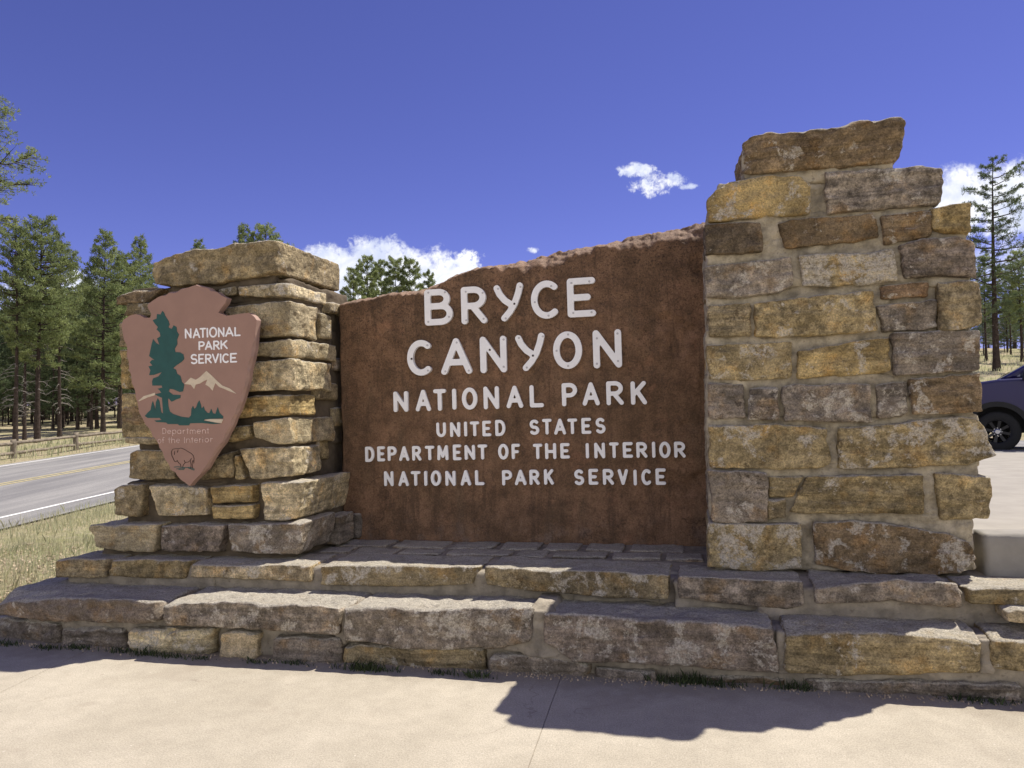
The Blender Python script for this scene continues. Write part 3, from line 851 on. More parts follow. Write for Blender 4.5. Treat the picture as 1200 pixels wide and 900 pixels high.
# ------------------------------------------------------------------ left pier
pier2 = wall_root('stone_pier', 'shorter stepped stone pier with raked joints behind the arrowhead board', 'stone pier', -2.6, 0.6, 0.5)
st = Acc(); mo = Acc(); cp = Acc()
VL_ = 0.66
U_R = -1.77
def LP(f, top, bot, tn, pa, seed, v=VL_, depth=0.34, **k):
    k.setdefault('r', 0.016); k.setdefault('rough', 0.85); k.setdefault('amp', 0.011)
    put(st, f, top, bot, v, v, depth, tn, pa, seed, **k)
put(cp, Z3, [(230, 190), (300, 162), (440, 124), (540, 124), (620, 100), (820, 85)], [(232, 288), (330, 302), (520, 282), (700, 258), (822, 234)], VL_ - 0.03, VL_ - 0.03, 1.0, 'ol2', .05, 401, 0.014, 0.012, 0.8)
cp.build('cap_stone', M_STONE, pier2)
LP(Z3, [(55, 345), (150, 318), (275, 308)], [(60, 385), (130, 378), (215, 372)], 'br', .15, 402, depth=0.9)
LP(Z3, [(100, 385), (200, 378), (300, 380)], [(92, 440), (200, 442), (300, 448)], 'ol2', .1, 403)
LP(Z3, [(540, 316), (622, 300)], [(540, 348), (622, 340)], 'ol2', .35, 404)
LP(Z3, [(634, 304), (750, 288), (862, 280)], [(640, 350), (760, 346), (868, 342)], 'tan', .25, 405, depth=0.62)
LP(Z3, [(575, 396), (700, 382), (880, 370)], [(578, 536), (720, 546), (882, 532)], 'tan', .0, 406, depth=0.42)
LP(Z3, [(560, 585), (720, 566), (880, 545)], [(560, 632), (720, 628), (880, 634)], 'tan', .1, 407, depth=0.74)
LP(Z3, [(560, 668), (700, 658), (892, 644)], [(560, 800), (720, 792), (900, 786)], 'tan', .0, 408, depth=0.60)
LP(Z3, [(540, 832), (680, 822), (880, 806)], [(540, 930), (660, 918), (880, 906)], 'ye', .05, 409, depth=0.38)
LP(Z4, [(500, 244), (580, 240), (684, 232)], [(500, 312), (600, 310), (684, 296)], 'ol', .1, 410)
LP(Z4, [(704, 216), (780, 206), (872, 200)], [(706, 288), (800, 322), (890, 326)], 'tan', .05, 411, depth=0.72)
LP(Z4, [(125, 362), (160, 350), (300, 350)], [(124, 478), (180, 490), (345, 484)], 'ol2', .05, 412, depth=0.6)
LP(Z4, [(470, 400), (605, 352)], [(455, 488), (610, 480)], 'ol2', .1, 413)
LP(Z4, [(622, 372), (634, 372)], [(620, 486), (664, 482)], 'ol', .1, 414, r=0.015)
LP(Z4, [(640, 346), (760, 340), (892, 336)], [(692, 486), (800, 484), (896, 472)], 'tan', .05, 415, depth=0.42)
LP(Z4, [(50, 540), (75, 518), (185, 514)], [(50, 655), (110, 664), (182, 662)], 'ol2', .05, 416, VL_ - .03, 0.55)
LP(Z4, [(208, 516), (330, 514), (480, 526)], [(248, 658), (360, 664), (490, 656)], 'tan', .25, 417, VL_ - .03)
LP(Z4, [(500, 520), (704, 514)], [(504, 600), (696, 598)], 'ye', .0, 418, VL_ - .03, r=0.015)
LP(Z4, [(510, 612), (704, 608)], [(514, 676), (702, 676)], 'ye', .0, 419, VL_ - .03, r=0.015)
LP(Z4, [(735, 508), (840, 502), (948, 495)], [(758, 678), (830, 682), (906, 676)], 'tan', .2, 420, VL_ - .04, 0.78)
LP(Z5, [(298, 46), (400, 42), (526, 44)], [(318, 122), (400, 132), (512, 136)], 'tan', .05, 421, VL_ - .10, 0.7)
LP(Z4, [(268, 706), (400, 700), (570, 706)], [(280, 820), (400, 828), (550, 832)], 'mau', .0, 422, VL_ - .09)
LP(Z4, [(588, 702), (760, 696), (948, 690)], [(600, 824), (760, 836), (912, 842)], 'gr', .35, 423, VL_ - .10, 0.5)
# left edge stones peeping past the board
LP(Z4, [(90, 132), (300, 140)], [(88, 238), (300, 238)], 'br', .1, 424, depth=0.6)
LP(Z4, [(100, 286), (300, 290)], [(98, 320), (300, 322)], 'tan', .1, 425, depth=0.6)
LP(Z3, [(82, 800), (300, 800)], [(86, 1015), (300, 1015)], 'ol', .1, 426, depth=0.6)
LP(Z3, [(78, 600), (300, 600)], [(80, 780), (300, 780)], 'ye', .0, 427, depth=0.6)
LP(Z3, [(74, 470), (300, 470)], [(76, 585), (300, 585)], 'ol2', .0, 428, depth=0.6)
# second stones along the side face
for i, (w0, w1, va, vb2, uo, tn) in enumerate(((2.16, 2.36, 1.16, 1.34, 0.02, 'tan'), (1.18, 1.40, 1.12, 1.30, 0.05, 'ol'), (1.44, 1.60, 1.36, 1.6, 0.03, 'ol2'),
                                             (1.90, 2.02, 1.40, 1.6, 0.03, 'gr'), (1.66, 1.80, 1.06, 1.42, 0.015, 'ol2'), (2.38, 2.47, 1.25, 1.62, 0.0, 'sand'))):
    ur = U_R - uo
    X, Fc = block([(ur - .25, w1), (ur, w1)], [(ur - .25, w0), (ur, w0)], va, va, vb2 - va, 0.02, 0.010, 0.015, 440 + i, 1.0, True)
    st.add(X, Fc, TINT[tn], 0.1, 440 + i)
for i, (w0, w1, va, vb2, u0_, u1_) in enumerate(((.515, .75, 1.08, 1.36, -1.95, -1.64), (.515, .72, 1.37, 1.5, -1.9, -1.60), (.515, .62, 1.42, 1.6, -1.6, -1.48))):
    X, Fc = block([(u0_, w1), (u1_, w1)], [(u0_, w0), (u1_, w0)], va, va, vb2 - va, 0.025, 0.012, 0.015, 460 + i, 1.0, True)
    st.add(X, Fc, TINT[('gr', 'gr2', 'gr')[i]], 0.1, 460 + i)
st.build('stonework', M_STONE, pier2)
for i, (xl, xr, yb_, yt_, dv) in enumerate(((118, 348, 655, 616, -.04), (138, 352, 620, 566, .03), (156, 338, 572, 520, .05), (150, 340, 530, 436, .055), (146, 338, 440, 352, .055), (142, 338, 362, 338, .05), (192, 322, 345, 318, 0.01))):
    bl, br_ = BP(xl, yb_, VL_), BP(xr, yb_, VL_); tl = BP(xl, yt_, VL_)
    dv += 0.03; k_ = 0.03
    X, Fc = block([(bl[0] + k_, tl[1]), (br_[0] - k_, tl[1])], [(bl[0] + k_, bl[1]), (br_[0] - k_, bl[1])], VL_ + dv, VL_ + dv, 1.0, 0.02, 0.012, 0.02, 470 + i, 1.0, True)
    mo.add(X, Fc)
mo.build('mortar', M_MORTAR_D, pier2)

# ------------------------------------------------------------------ carved slab
VS = 1.40
slab = wall_root('sign_slab', 'red brown rough stone slab with white raised lettering set between two stone piers', 'sign slab', -0.3, VS, 0.5)
TOPL = [(393, 353), (410, 350), (426, 347), (449, 342), (495, 336), (512, 328), (530, 320), (545, 314), (579, 307), (600, 305), (621, 301), (644, 294), (664, 291), (683, 287), (702, 283), (740, 274), (779, 266), (800, 262), (832, 253)]
BOTL = [(395, 660), (600, 660), (838, 665)]
tp = np.array([BP(x, y, VS) for x, y in TOPL]); bt = np.array([BP(x, y, VS) for x, y in BOTL])
NU, NW = 330, 230
u_line = np.linspace(tp[0, 0], tp[-1, 0], NU + 1)
wt = np.interp(u_line, tp[:, 0], tp[:, 1]); wb = np.full(NU + 1, 0.44)
wt = wt + vnoise(np.stack([u_line * 22, u_line * 0, u_line * 0], 1), 5) * 0.008 + vnoise(np.stack([u_line * 60, u_line * 0, u_line * 0], 1), 6) * 0.004
TH = 0.34
V = []; F = []
# rows: back bottom -> back top -> top -> front down; the front's upper rim is chipped back
def rim(uu, below):   # how far the face is set back at a given distance under the top edge
    q = np.stack([uu * 5.0, below * 9.0, uu * 0 + 3], 1)
    wd = 0.04 + 0.10 * np.clip(fbm(np.stack([uu * 4.0, uu * 0, uu * 0 + 9], 1), 4, 4, 0.6) * 0.9 + 0.15 + 0.25 * np.clip(uu / 1.2, -.6, 1), 0, 1.3)
    t = np.clip(1 - below / wd, 0, 1)
    return t, wd
rows = []; RIM = []
for j in range(NW + 1):
    t = (j / NW) ** 1.0
    w_ = wt * (1 - t) + wb * t
    below = wt - w_
    tt, wd = rim(u_line, below)
    vv = VS + 0.105 * tt ** 1.3 + 0.012 * tt
    X = np.stack([u_line, vv, w_], 1)
    eL = np.exp(-(u_line - u_line[0]) / 0.05) * (0.012 + 0.018 * np.abs(fbm(np.stack([w_ * 5, w_ * 0, w_ * 0], 1), 44, 3)) + 0.10 * np.clip((0.78 - w_) / 0.28, 0, 1) ** 2)
    X[:, 0] += eL
    fr = fbm(X * 2.2, 12, 4) * 0.010 + fbm(X * 14, 22, 3) * 0.0028
    dent = np.clip(fbm(X * np.array([3.2, 3.2, 4.2]), 62, 3) - 0.15, 0, 0.6) * sstep(u_line, 0.55, 1.0) * 0.05
    fr = fr + dent
    facet = (np.abs(fbm(X * np.array([9, 9, 16.]), 32, 4, 0.6)) - 0.35)
    X[:, 1] += fr + tt ** 0.5 * (tt > 0) * facet * 0.03
    # flaked scars
    sc = np.clip(fbm(X * np.array([4, 4, 5.]), 52, 4) - 0.62, 0, 0.25) * np.clip(1 - below / 0.28, 0, 1)
    X[:, 1] += sc * 0.10
    # left and right ends eased
    e = np.minimum(u_line - u_line[0], u_line[-1] - u_line) / 0.03
    X[:, 1] += np.clip(1 - e, 0, 1) ** 2 * 0.03
    rows.append(X); RIM.append(np.clip(tt * 1.6, 0, 1))
first = rows[0]
tops = []
for k in range(1, 7):
    t = k / 6
    X = first.copy(); X[:, 1] = first[:, 1] * (1 - t) + (VS + TH) * t
    X[:, 2] += (0.02 * math.sin(t * PI) + fbm(X * 8, 33, 3) * 0.012 - 0.03 * t)
    tops.append(X)
bk = tops[-1].copy(); bk[:, 2] = 0.44
allr = [bk] + tops[::-1] + rows
V = np.concatenate(allr); nr = len(allr); nc = NU + 1
gi = np.arange(nr * nc).reshape(nr, nc)
F = list(zip(gi[:-1, :-1].ravel(), gi[1:, :-1].ravel(), gi[1:, 1:].ravel(), gi[:-1, 1:].ravel()))
F += [tuple(gi[:, 0].tolist()[::-1])[::-1], tuple(gi[:, -1].tolist()[::-1])]
base = np.array(list(slab['base']))
rimv = np.concatenate([np.ones(nc * 7)] + RIM)
link_mesh('slab', V - base, F, M_SLAB, slab, True, {'rim': ('FLOAT', rimv)})


# ------------------------------------------------------------------ lettering
def arc(cx, cy, rx, ry, a0, a1, k=14):
    return [(cx + rx * math.cos(math.radians(a0 + (a1 - a0) * i / k)), cy + ry * math.sin(math.radians(a0 + (a1 - a0) * i / k))) for i in range(k + 1)]


GLY = {
    'A': [[(0, 0), (.5, 1), (1, 0)], [(.18, .30), (.82, .30)]],
    'B': [[(0, 0), (0, 1)], [(0, 1)] + arc(.52, .765, .36, .235, 90, -90) + [(0, .53)], [(0, .53)] + arc(.6, .265, .4, .265, 90, -90) + [(0, 0)]],
    'C': [arc(.6, .5, .6, .5, 52, 308, 26)],
    'D': [[(0, 0), (0, 1)], [(0, 1)] + arc(.42, .5, .58, .5, 90, -90, 18) + [(0, 0)]],
    'E': [[(1, 1), (0, 1), (0, 0), (1, 0)], [(0, .5), (.78, .5)]],
    'F': [[(1, 1), (0, 1), (0, 0)], [(0, .48), (.78, .48)]],
    'H': [[(0, 0), (0, 1)], [(1, 0), (1, 1)], [(0, .47), (1, .47)]],
    'I': [[(.5, 0), (.5, 1)]],
    'K': [[(0, 0), (0, 1)], [(.95, 1), (.06, .42)], [(.36, .60), (1, 0)]],
    'L': [[(0, 1), (0, 0), (1, 0)]],
    'M': [[(0, 0), (.06, 1), (.5, .2), (.94, 1), (1, 0)]],
    'N': [[(0, 0), (0, 1), (1, 0), (1, 1)]],
    'O': [arc(.5, .5, .5, .5, 0, 360, 36)],
    'P': [[(0, 0), (0, 1)], [(0, 1)] + arc(.5, .73, .5, .27, 90, -90) + [(0, .46)]],
    'R': [[(0, 0), (0, 1)], [(0, 1)] + arc(.5, .74, .46, .26, 90, -90) + [(0, .48)], [(.42, .48), (1, 0)]],
    'S': [arc(.5, .745, .46, .255, 38, 262, 18)[::1] + arc(.5, .25, .5, .25, 80, -145, 18)],
    'T': [[(0, 1), (1, 1)], [(.5, 1), (.5, 0)]],
    'U': [[(0, 1)] + arc(.5, .36, .5, .36, 180, 360, 18) + [(1, 1)]],
    'V': [[(0, 1), (.5, 0), (1, 1)]],
    'Y': [[(1, 1), (.93, .78), (.76, .45), (.55, .2), (.30, 0)], [(0, .96), (.12, .76), (.34, .56), (.70, .37)]],
    'e': [[(0, .5), (1, .5)] + arc(.5, .5, .5, .5, 0, 315, 20)],
    'p': [[(0, 1), (0, 0)], arc(.5, .66, .5, .34, 0, 360, 20)],
    'a': [[(1, 1), (1, 0)], arc(.5, .5, .5, .5, 0, 360, 20)],
    'r': [[(0, 1), (0, 0)], arc(.7, .45, .7, .5, 180, 60, 8)],
    't': [[(.5, 1), (.5, 0)], [(0, .72), (1, .72)]],
    'm': [[(0, 1), (0, 0)], arc(.25, .65, .25, .35, 180, 0, 8) + [(.5, 0)], arc(.75, .65, .25, .35, 180, 0, 8) + [(1, 0)]],
    'n': [[(0, 1), (0, 0)], arc(.5, .6, .5, .4, 180, 0, 10) + [(1, 0)]],
    'h': [[(0, 1), (0, 0)], arc(.5, .42, .5, .25, 180, 0, 10) + [(1, 0)]],
    'o': [arc(.5, .5, .5, .5, 0, 360, 22)],
    'f': [arc(.75, .75, .35, .25, 60, 180, 8) + [(.4, 0)], [(0, .55), (.85, .55)]],
    'i': [[(.5, .62), (.5, 0)], [(.5, .98), (.5, 1)]],
}


def stroke_mesh(lines, r, v0, v1, cell=None, bevel=0.0):
    """outline of thick round-ended strokes, extruded from v1 (back) to v0 (front)"""
    cell = cell or r / 2.6
    pts = np.array([p for L in lines for p in L])
    lo = pts.min(0) - r * 1.4; hi = pts.max(0) + r * 1.4
    nx = int((hi[0] - lo[0]) / cell) + 2; ny = int((hi[1] - lo[1]) / cell) + 2
    gx = lo[0] + np.arange(nx) * cell; gy = lo[1] + np.arange(ny) * cell
    X, Y = np.meshgrid(gx, gy, indexing='ij')
    D = np.full(X.shape, 1e9)
    for L in lines:
        for (a, b) in zip(L[:-1], L[1:]):
            ax, ay = a; bx, by = b
            dx, dy = bx - ax, by - ay; q = dx * dx + dy * dy
            t = np.clip(((X - ax) * dx + (Y - ay) * dy) / max(q, 1e-12), 0, 1)
            D = np.minimum(D, np.hypot(X - ax - t * dx, Y - ay - t * dy))
    S = r - D
    S[np.abs(S) < cell * 0.02] = cell * 0.02
    verts = []; ids = {}
    def node(i, j):
        k = (i, j)
        if k not in ids: ids[k] = len(verts); verts.append((gx[i], gy[j]))
        return ids[k]
    def edge(p, q):
        k = (p, q) if p < q else (q, p)
        if k not in ids:
            a, b = S[k[0]], S[k[1]]; t = a / (a - b)
            ids[k] = len(verts)
            verts.append((gx[k[0][0]] * (1 - t) + gx[k[1][0]] * t, gy[k[0][1]] * (1 - t) + gy[k[1][1]] * t))
        return ids[k]
    faces = []
    for i in range(nx - 1):
        for j in range(ny - 1):
            cs = [(i, j), (i + 1, j), (i + 1, j + 1), (i, j + 1)]
            ins = [S[c_] > 0 for c_ in cs]
            if not any(ins): continue
            poly = []
            for k in range(4):
                p, q = cs[k], cs[(k + 1) % 4]
                if ins[k]: poly.append(node(*p))
                if ins[k] != ins[(k + 1) % 4]: poly.append(edge(p, q))
            if len(poly) >= 3: faces.append(tuple(poly))
    cnt = {}
    for f in faces:
        for a, b in zip(f, f[1:] + f[:1]): cnt[(a, b)] = 1
    bound = [(a, b) for (a, b) in cnt if (b, a) not in cnt]
    nv = len(verts)
    V = [(x, v0, y) for x, y in verts]
    F = list(faces)
    back = {}
    for a, b in bound:
        for k in (a, b):
            if k not in back: back[k] = len(V); V.append((verts[k][0], v1, verts[k][1]))
        F.append((b, a, back[a], back[b]))
    return V, F


def glyph_lines(ch, x0, x1, yt, yb, v, rpx_m):
    xm = (x0 + x1) / 2
    u0, _ = BP(x0, (yt + yb) / 2, v); u1, _ = BP(x1, (yt + yb) / 2, v)
    w1 = BP(xm, yt, v)[1]; w0 = BP(xm, yb, v)[1]
    r = rpx_m
    u0 += r; u1 -= r; w0 += r; w1 -= r
    if u1 < u0: u0 = u1 = (u0 + u1) / 2
    return [[(u0 + (u1 - u0) * x, w0 + (w1 - w0) * y) for x, y in L] for L in GLY[ch]]


def letters(root, f, data, v, r, th, mat, labels=False, slope=0.0):
    out = []
    base = np.array(list(root['base']))
    for (ch, x0, x1, yt, yb) in data:
        (a, t), (b, bb) = f([(x0, yt), (x1, yb)])
        L = glyph_lines(ch, a, b, t, bb, v, r)
        V, F = stroke_mesh(L, r, v - th, v + 0.02)
        out.append(link_mesh('letter', np.array(V) - base, F, mat, root, False))
    return out


def disc(cu, cw, v, r, th, k=12):
    V = [(cu, v - th, cw)]; F = []
    for i in range(k):
        a = 2 * PI * i / k; V.append((cu + r * math.cos(a), v - th, cw + r * math.sin(a)))
    for i in range(k):
        a = 2 * PI * i / k; V.append((cu + r * math.cos(a), v + 0.004, cw + r * math.sin(a)))
    for i in range(k):
        j = (i + 1) % k
        F.append((0, 1 + i, 1 + j)); F.append((1 + i, 1 + k + i, 1 + k + j, 1 + j))
    return V, F


PXM = 149.0   # pixels per metre on the slab's face
F1 = Z(470, 320, 1200 / 270); F2 = Z(450, 440, 3.75); FL = Z(420, 480, 6.0); FR = Z(620, 480, 6.0)
VLET = VS - 0.004
big1 = letters(slab, F1, [('B', 128, 273, 85, 272), ('R', 318, 450, 72, 266), ('Y', 488, 640, 55, 252), ('C', 680, 822, 42, 240), ('E', 868, 1015, 27, 230),
                          ('C', 38, 163, 350, 535), ('A', 213, 372, 340, 528), ('N', 416, 553, 330, 520), ('Y', 600, 752, 315, 510), ('O', 795, 945, 305, 500), ('N', 1002, 1150, 296, 495)],
               VLET, 16.5 / 4.444 / PXM, 0.028, M_WHITE)
SCREWS = [[(142, 102), (142, 254), (228, 100), (250, 228)], [(337, 98), (425, 103), (340, 246), (430, 238)], [(505, 82), (622, 72), (545, 236), (590, 160, 1)],
          [(782, 68), (697, 152), (768, 222)], [(887, 52), (980, 44), (897, 208), (992, 204)],
          [(137, 376), (55, 447, 1), (140, 508)], [(290, 362), (231, 512), (353, 508)], [(462, 400, 1), (534, 346), (535, 488)], [(614, 338), (738, 330), (655, 492), (687, 430, 1)],
          [(870, 320), (810, 405), (870, 484)], [(1020, 340), (1127, 315), (1020, 472), (1130, 458)]]
for o, S in zip(big1, SCREWS):
    for s in S:
        (x, y), = F1([s[:2]])
        cu, cw = BP(x, y, VLET - 0.028)
        V, F = disc(cu, cw, VLET - 0.028, 0.0085, 0.0025)
        sc = link_mesh('screw', np.array(V) - base, F, M_HOLE if len(s) > 2 else M_SCREW, o, False)
letters(slab, F2, [('N', 45, 108, 70, 160), ('A', 142, 208, 63, 157), ('T', 220, 275, 60, 155), ('I', 302, 320, 58, 150), ('O', 345, 412, 53, 150), ('N', 440, 507, 48, 148), ('A', 540, 612, 45, 143), ('L', 642, 703, 42, 140),
                   ('P', 783, 850, 33, 135), ('A', 873, 948, 30, 132), ('R', 978, 1053, 25, 130), ('K', 1085, 1155, 25, 128)], VLET, 9.0 / 3.75 / PXM, 0.018, M_WHITE)
rs_ = 10.5 / 6 / PXM
letters(slab, FL, [('U', 552, 618, 90, 193), ('N', 648, 718, 88, 192), ('I', 745, 768, 84, 188), ('T', 788, 852, 83, 187), ('E', 875, 935, 78, 187), ('D', 965, 1035, 72, 185),
                   ('D', 52, 115, 260, 367), ('E', 137, 190, 258, 363), ('P', 210, 272, 258, 360), ('A', 290, 360, 257, 360), ('R', 382, 445, 255, 358), ('T', 472, 537, 254, 355), ('M', 558, 635, 250, 355), ('E', 668, 725, 245, 355), ('N', 750, 822, 248, 352), ('T', 842, 908, 245, 350),
                   ('O', 985, 1057, 240, 350), ('F', 1080, 1138, 240, 347),
                   ('N', 185, 250, 432, 537), ('A', 285, 357, 432, 537), ('T', 373, 438, 432, 535), ('I', 465, 487, 430, 535), ('O', 513, 583, 427, 535), ('N', 615, 685, 430, 535), ('A', 722, 793, 425, 533), ('L', 823, 887, 425, 530), ('P', 1013, 1083, 425, 532), ('A', 1102, 1182, 422, 530)],
        VLET, rs_, 0.014, M_WHITE)
letters(slab, FR, [('S', 5, 73, 70, 177), ('T', 95, 160, 65, 175), ('A', 178, 260, 63, 175), ('T', 272, 340, 63, 172), ('E', 370, 438, 58, 170), ('S', 468, 538, 57, 168),
                   ('T', 30, 95, 240, 347), ('H', 115, 192, 235, 347), ('E', 222, 287, 235, 343), ('I', 400, 422, 235, 342), ('N', 460, 535, 232, 342), ('T', 565, 632, 230, 340), ('E', 660, 730, 228, 338), ('R', 755, 832, 228, 338), ('I', 865, 888, 225, 338), ('O', 915, 995, 225, 340), ('R', 1020, 1100, 225, 337),
                   ('R', 5, 75, 422, 528), ('K', 107, 175, 418, 527), ('S', 318, 388, 420, 530), ('E', 420, 487, 416, 527), ('R', 520, 597, 417, 528), ('V', 625, 697, 418, 528), ('I', 735, 758, 422, 532), ('C', 790, 858, 418, 530), ('E', 890, 962, 413, 528)],
        VLET, rs_, 0.014, M_WHITE)

# ------------------------------------------------------------------ arrowhead board
VA = 0.50
arrow = wall_root('arrowhead_sign', 'reddish brown arrowhead shaped board with green tree and white mountains on the shorter pier', 'emblem sign', -2.65, VA, 1.0)
ab = np.array(list(arrow['base']))
ZR = Z(130, 320, 900 / 260)
OUT = [(345, 45), (372, 52), (395, 58), (408, 70), (430, 76), (448, 90), (472, 101), (464, 122), (444, 148), (436, 160), (470, 172), (500, 168), (530, 163), (560, 160), (580, 174), (592, 190), (589, 215), (586, 245), (584, 275), (580, 310), (572, 350), (561, 388), (556, 430), (545, 470),
       (530, 520), (515, 560), (500, 590), (492, 615), (470, 655), (455, 690), (430, 720), (405, 760), (388, 792), (360, 820), (335, 845), (318, 866), (300, 850), (282, 838), (262, 815), (240, 800), (225, 770), (205, 740), (190, 705), (170, 672), (150, 640), (133, 610), (115, 580),
       (105, 545), (96, 505), (85, 470), (75, 430), (65, 380), (58, 330), (55, 290), (48, 250), (42, 215), (48, 190), (75, 172), (100, 165), (120, 170), (135, 181), (158, 180), (163, 166), (148, 140), (150, 125), (170, 110), (190, 98), (210, 88), (235, 75), (265, 70), (285, 60), (310, 55), (330, 50)]
o2 = np.array([BP(x, y, VA) for x, y in ZR(OUT)])
# resample with scallops
L = np.concatenate([o2, o2[:1]]); seg = np.linalg.norm(np.diff(L, axis=0), axis=1); cum = np.concatenate([[0], np.cumsum(seg)])
NS = 420
tt = np.linspace(0, cum[-1], NS, endpoint=False)
ring = np.stack([np.interp(tt, cum, L[:, 0]), np.interp(tt, cum, L[:, 1])], 1)
tan = np.roll(ring, -2, 0) - np.roll(ring, 2, 0); tan /= np.linalg.norm(tan, axis=1, keepdims=True)
nrm = np.stack([-tan[:, 1], tan[:, 0]], 1)          # inward for a clockwise outline -> checked below
ctr = ring.mean(0)
if np.mean(np.sum((ctr - ring) * nrm, 1)) < 0: nrm = -nrm
sc = np.abs(np.sin(tt / 0.115 * PI + 1.3 * vnoise(np.stack([tt * 3, tt * 0, tt * 0], 1), 2)))
t0 = ring - np.roll(ring, 9, 0); t1 = np.roll(ring, -9, 0) - ring
turn = (t0[:, 0] * t1[:, 1] - t0[:, 1] * t1[:, 0]) / (np.linalg.norm(t0, axis=1) * np.linalg.norm(t1, axis=1) + 1e-9)
sgn = -1.0 if np.sum(turn) < 0 else 1.0
tight = np.clip(np.abs(turn) * 1.6, 0, 1); tight = np.max([np.roll(tight, k_) for k_ in range(-8, 9)], 0)
ins1 = (0.012 + 0.012 * sc) * (1 - 0.9 * tight)
inner = ring + nrm * ins1[:, None]
mid_ = ring + nrm * (0.003 * sc * (1 - 0.9 * tight))[:, None]
V = [(p[0], VA, p[1]) for p in inner] + [(p[0], VA + 0.016 + 0.008 * s, p[1]) for p, s in zip(mid_, sc)] + [(p[0], VA + 0.055, p[1]) for p in ring]
F = [tuple(range(NS))[::-1]]
for i in range(NS):
    j = (i + 1) % NS
    F.append((i, j, NS + j, NS + i)); F.append((NS + i, NS + j, 2 * NS + j, 2 * NS + i))
F.append(tuple(range(2 * NS, 3 * NS)))
link_mesh('board', np.array(V) - ab, F, None, arrow, False, mats=[M_ARROW, M_EDGE], fm=[0] + [1] * (2 * NS) + [0])


def plate(name, pts, v, th, mat):
    q = [BP(x, y, v) for x, y in pts]
    A = sum(a[0] * b[1] - b[0] * a[1] for a, b in zip(q, q[1:] + q[:1]))
    if A < 0: q = q[::-1]
    k = len(q)
    V = [(p[0], v - th, p[1]) for p in q] + [(p[0], v + 0.002, p[1]) for p in q]
    F = [tuple(range(k))] + [((i + 1) % k, i, i + k, (i + 1) % k + k) for i in range(k)]
    return link_mesh(name, np.array(V) - ab, F, mat, arrow, False)


T5 = Z(135, 330, 7.5); T7 = Z(150, 440, 900 / 140)
treeE = T5([(415, 258), (432, 275), (440, 300), (470, 345), (478, 380), (468, 400), (480, 410), (500, 415), (515, 385), (540, 400), (545, 440), (562, 465), (545, 510), (548, 550), (525, 590), (530, 620), (570, 622), (600, 640), (608, 680), (585, 705), (540, 735), (510, 760), (535, 775), (545, 810), (575, 830), (588, 880)])
treeE += T7([(425, 70), (415, 120), (390, 125), (345, 105), (315, 100), (308, 120), (340, 145), (397, 148), (395, 170), (365, 180), (330, 198), (312, 178), (301, 172), (305, 230), (315, 270), (340, 290), (400, 310), (460, 318), (476, 300), (480, 250), (490, 230), (500, 252), (515, 240), (525, 210), (538, 188), (550, 220), (555, 250), (570, 233), (580, 262), (600, 282), (615, 282), (628, 252), (640, 284), (660, 290), (677, 240), (690, 282), (718, 308), (716, 324),
             (640, 326), (580, 330), (572, 340), (640, 352), (700, 362), (640, 366), (560, 358), (470, 360), (460, 376), (390, 376), (375, 366), (300, 366), (290, 355), (215, 350), (200, 340), (255, 335), (240, 320), (150, 320), (128, 305), (150, 280), (172, 260), (180, 215), (188, 193), (200, 230), (206, 262), (212, 200), (225, 173), (238, 195), (244, 240), (252, 278), (266, 288), (262, 230), (258, 168), (230, 157), (205, 142), (252, 130), (240, 112), (225, 100), (260, 92), (255, 76), (185, 76), (183, 45), (215, 20)])
treeE += T5([(325, 880), (335, 850), (380, 835), (412, 795), (340, 820), (300, 822), (312, 780), (295, 745), (330, 738), (305, 710), (325, 688), (348, 690), (300, 655), (310, 610), (320, 560), (335, 505), (360, 540), (390, 556), (370, 500), (400, 480), (395, 450), (365, 420), (378, 400), (350, 370), (332, 340), (365, 325), (370, 285), (400, 290)])
plate('tree_emblem', treeE, VA, 0.003, M_GREEN)
plate('mountain_emblem', ZR([(298, 450), (325, 424), (345, 433), (362, 422), (388, 397), (410, 416), (430, 436), (452, 456), (482, 468), (509, 489), (488, 482), (465, 472), (440, 462), (424, 446), (413, 477), (400, 462), (384, 452), (392, 432), (378, 438), (362, 448), (345, 452), (338, 470), (325, 453)]), VA, 0.003, M_CREAM)
plate('hill_emblem', T7([(80, 190), (120, 156), (205, 130), (204, 148), (150, 166), (86, 194)]), VA, 0.003, M_CREAM)
plate('lake_emblem', T7([(574, 336), (620, 328), (718, 330), (704, 360), (640, 350)]), VA - 0.003, 0.002, M_CREAM)
A6 = Z(215, 330, 7.5)
rA = 8.2 / 7.5 / 186
letters(arrow, A6, [('N', 15, 72, 412, 500), ('A', 84, 148, 410, 498), ('T', 145, 200, 407, 494), ('I', 203, 221, 406, 492), ('O', 228, 298, 398, 492), ('N', 306, 362, 402, 488), ('A', 368, 442, 398, 484), ('L', 450, 502, 398, 480),
                    ('P', 135, 190, 524, 602), ('A', 190, 256, 520, 600), ('R', 264, 320, 518, 600), ('K', 328, 390, 515, 594),
                    ('S', 65, 125, 636, 726), ('E', 133, 184, 635, 722), ('R', 193, 250, 635, 720), ('V', 253, 314, 632, 717), ('I', 320, 338, 632, 716), ('C', 343, 400, 631, 716), ('E', 412, 472, 627, 712)],
        VA, rA, 0.004, M_WHITE)
rT = 2.6 / 6.43 / 186
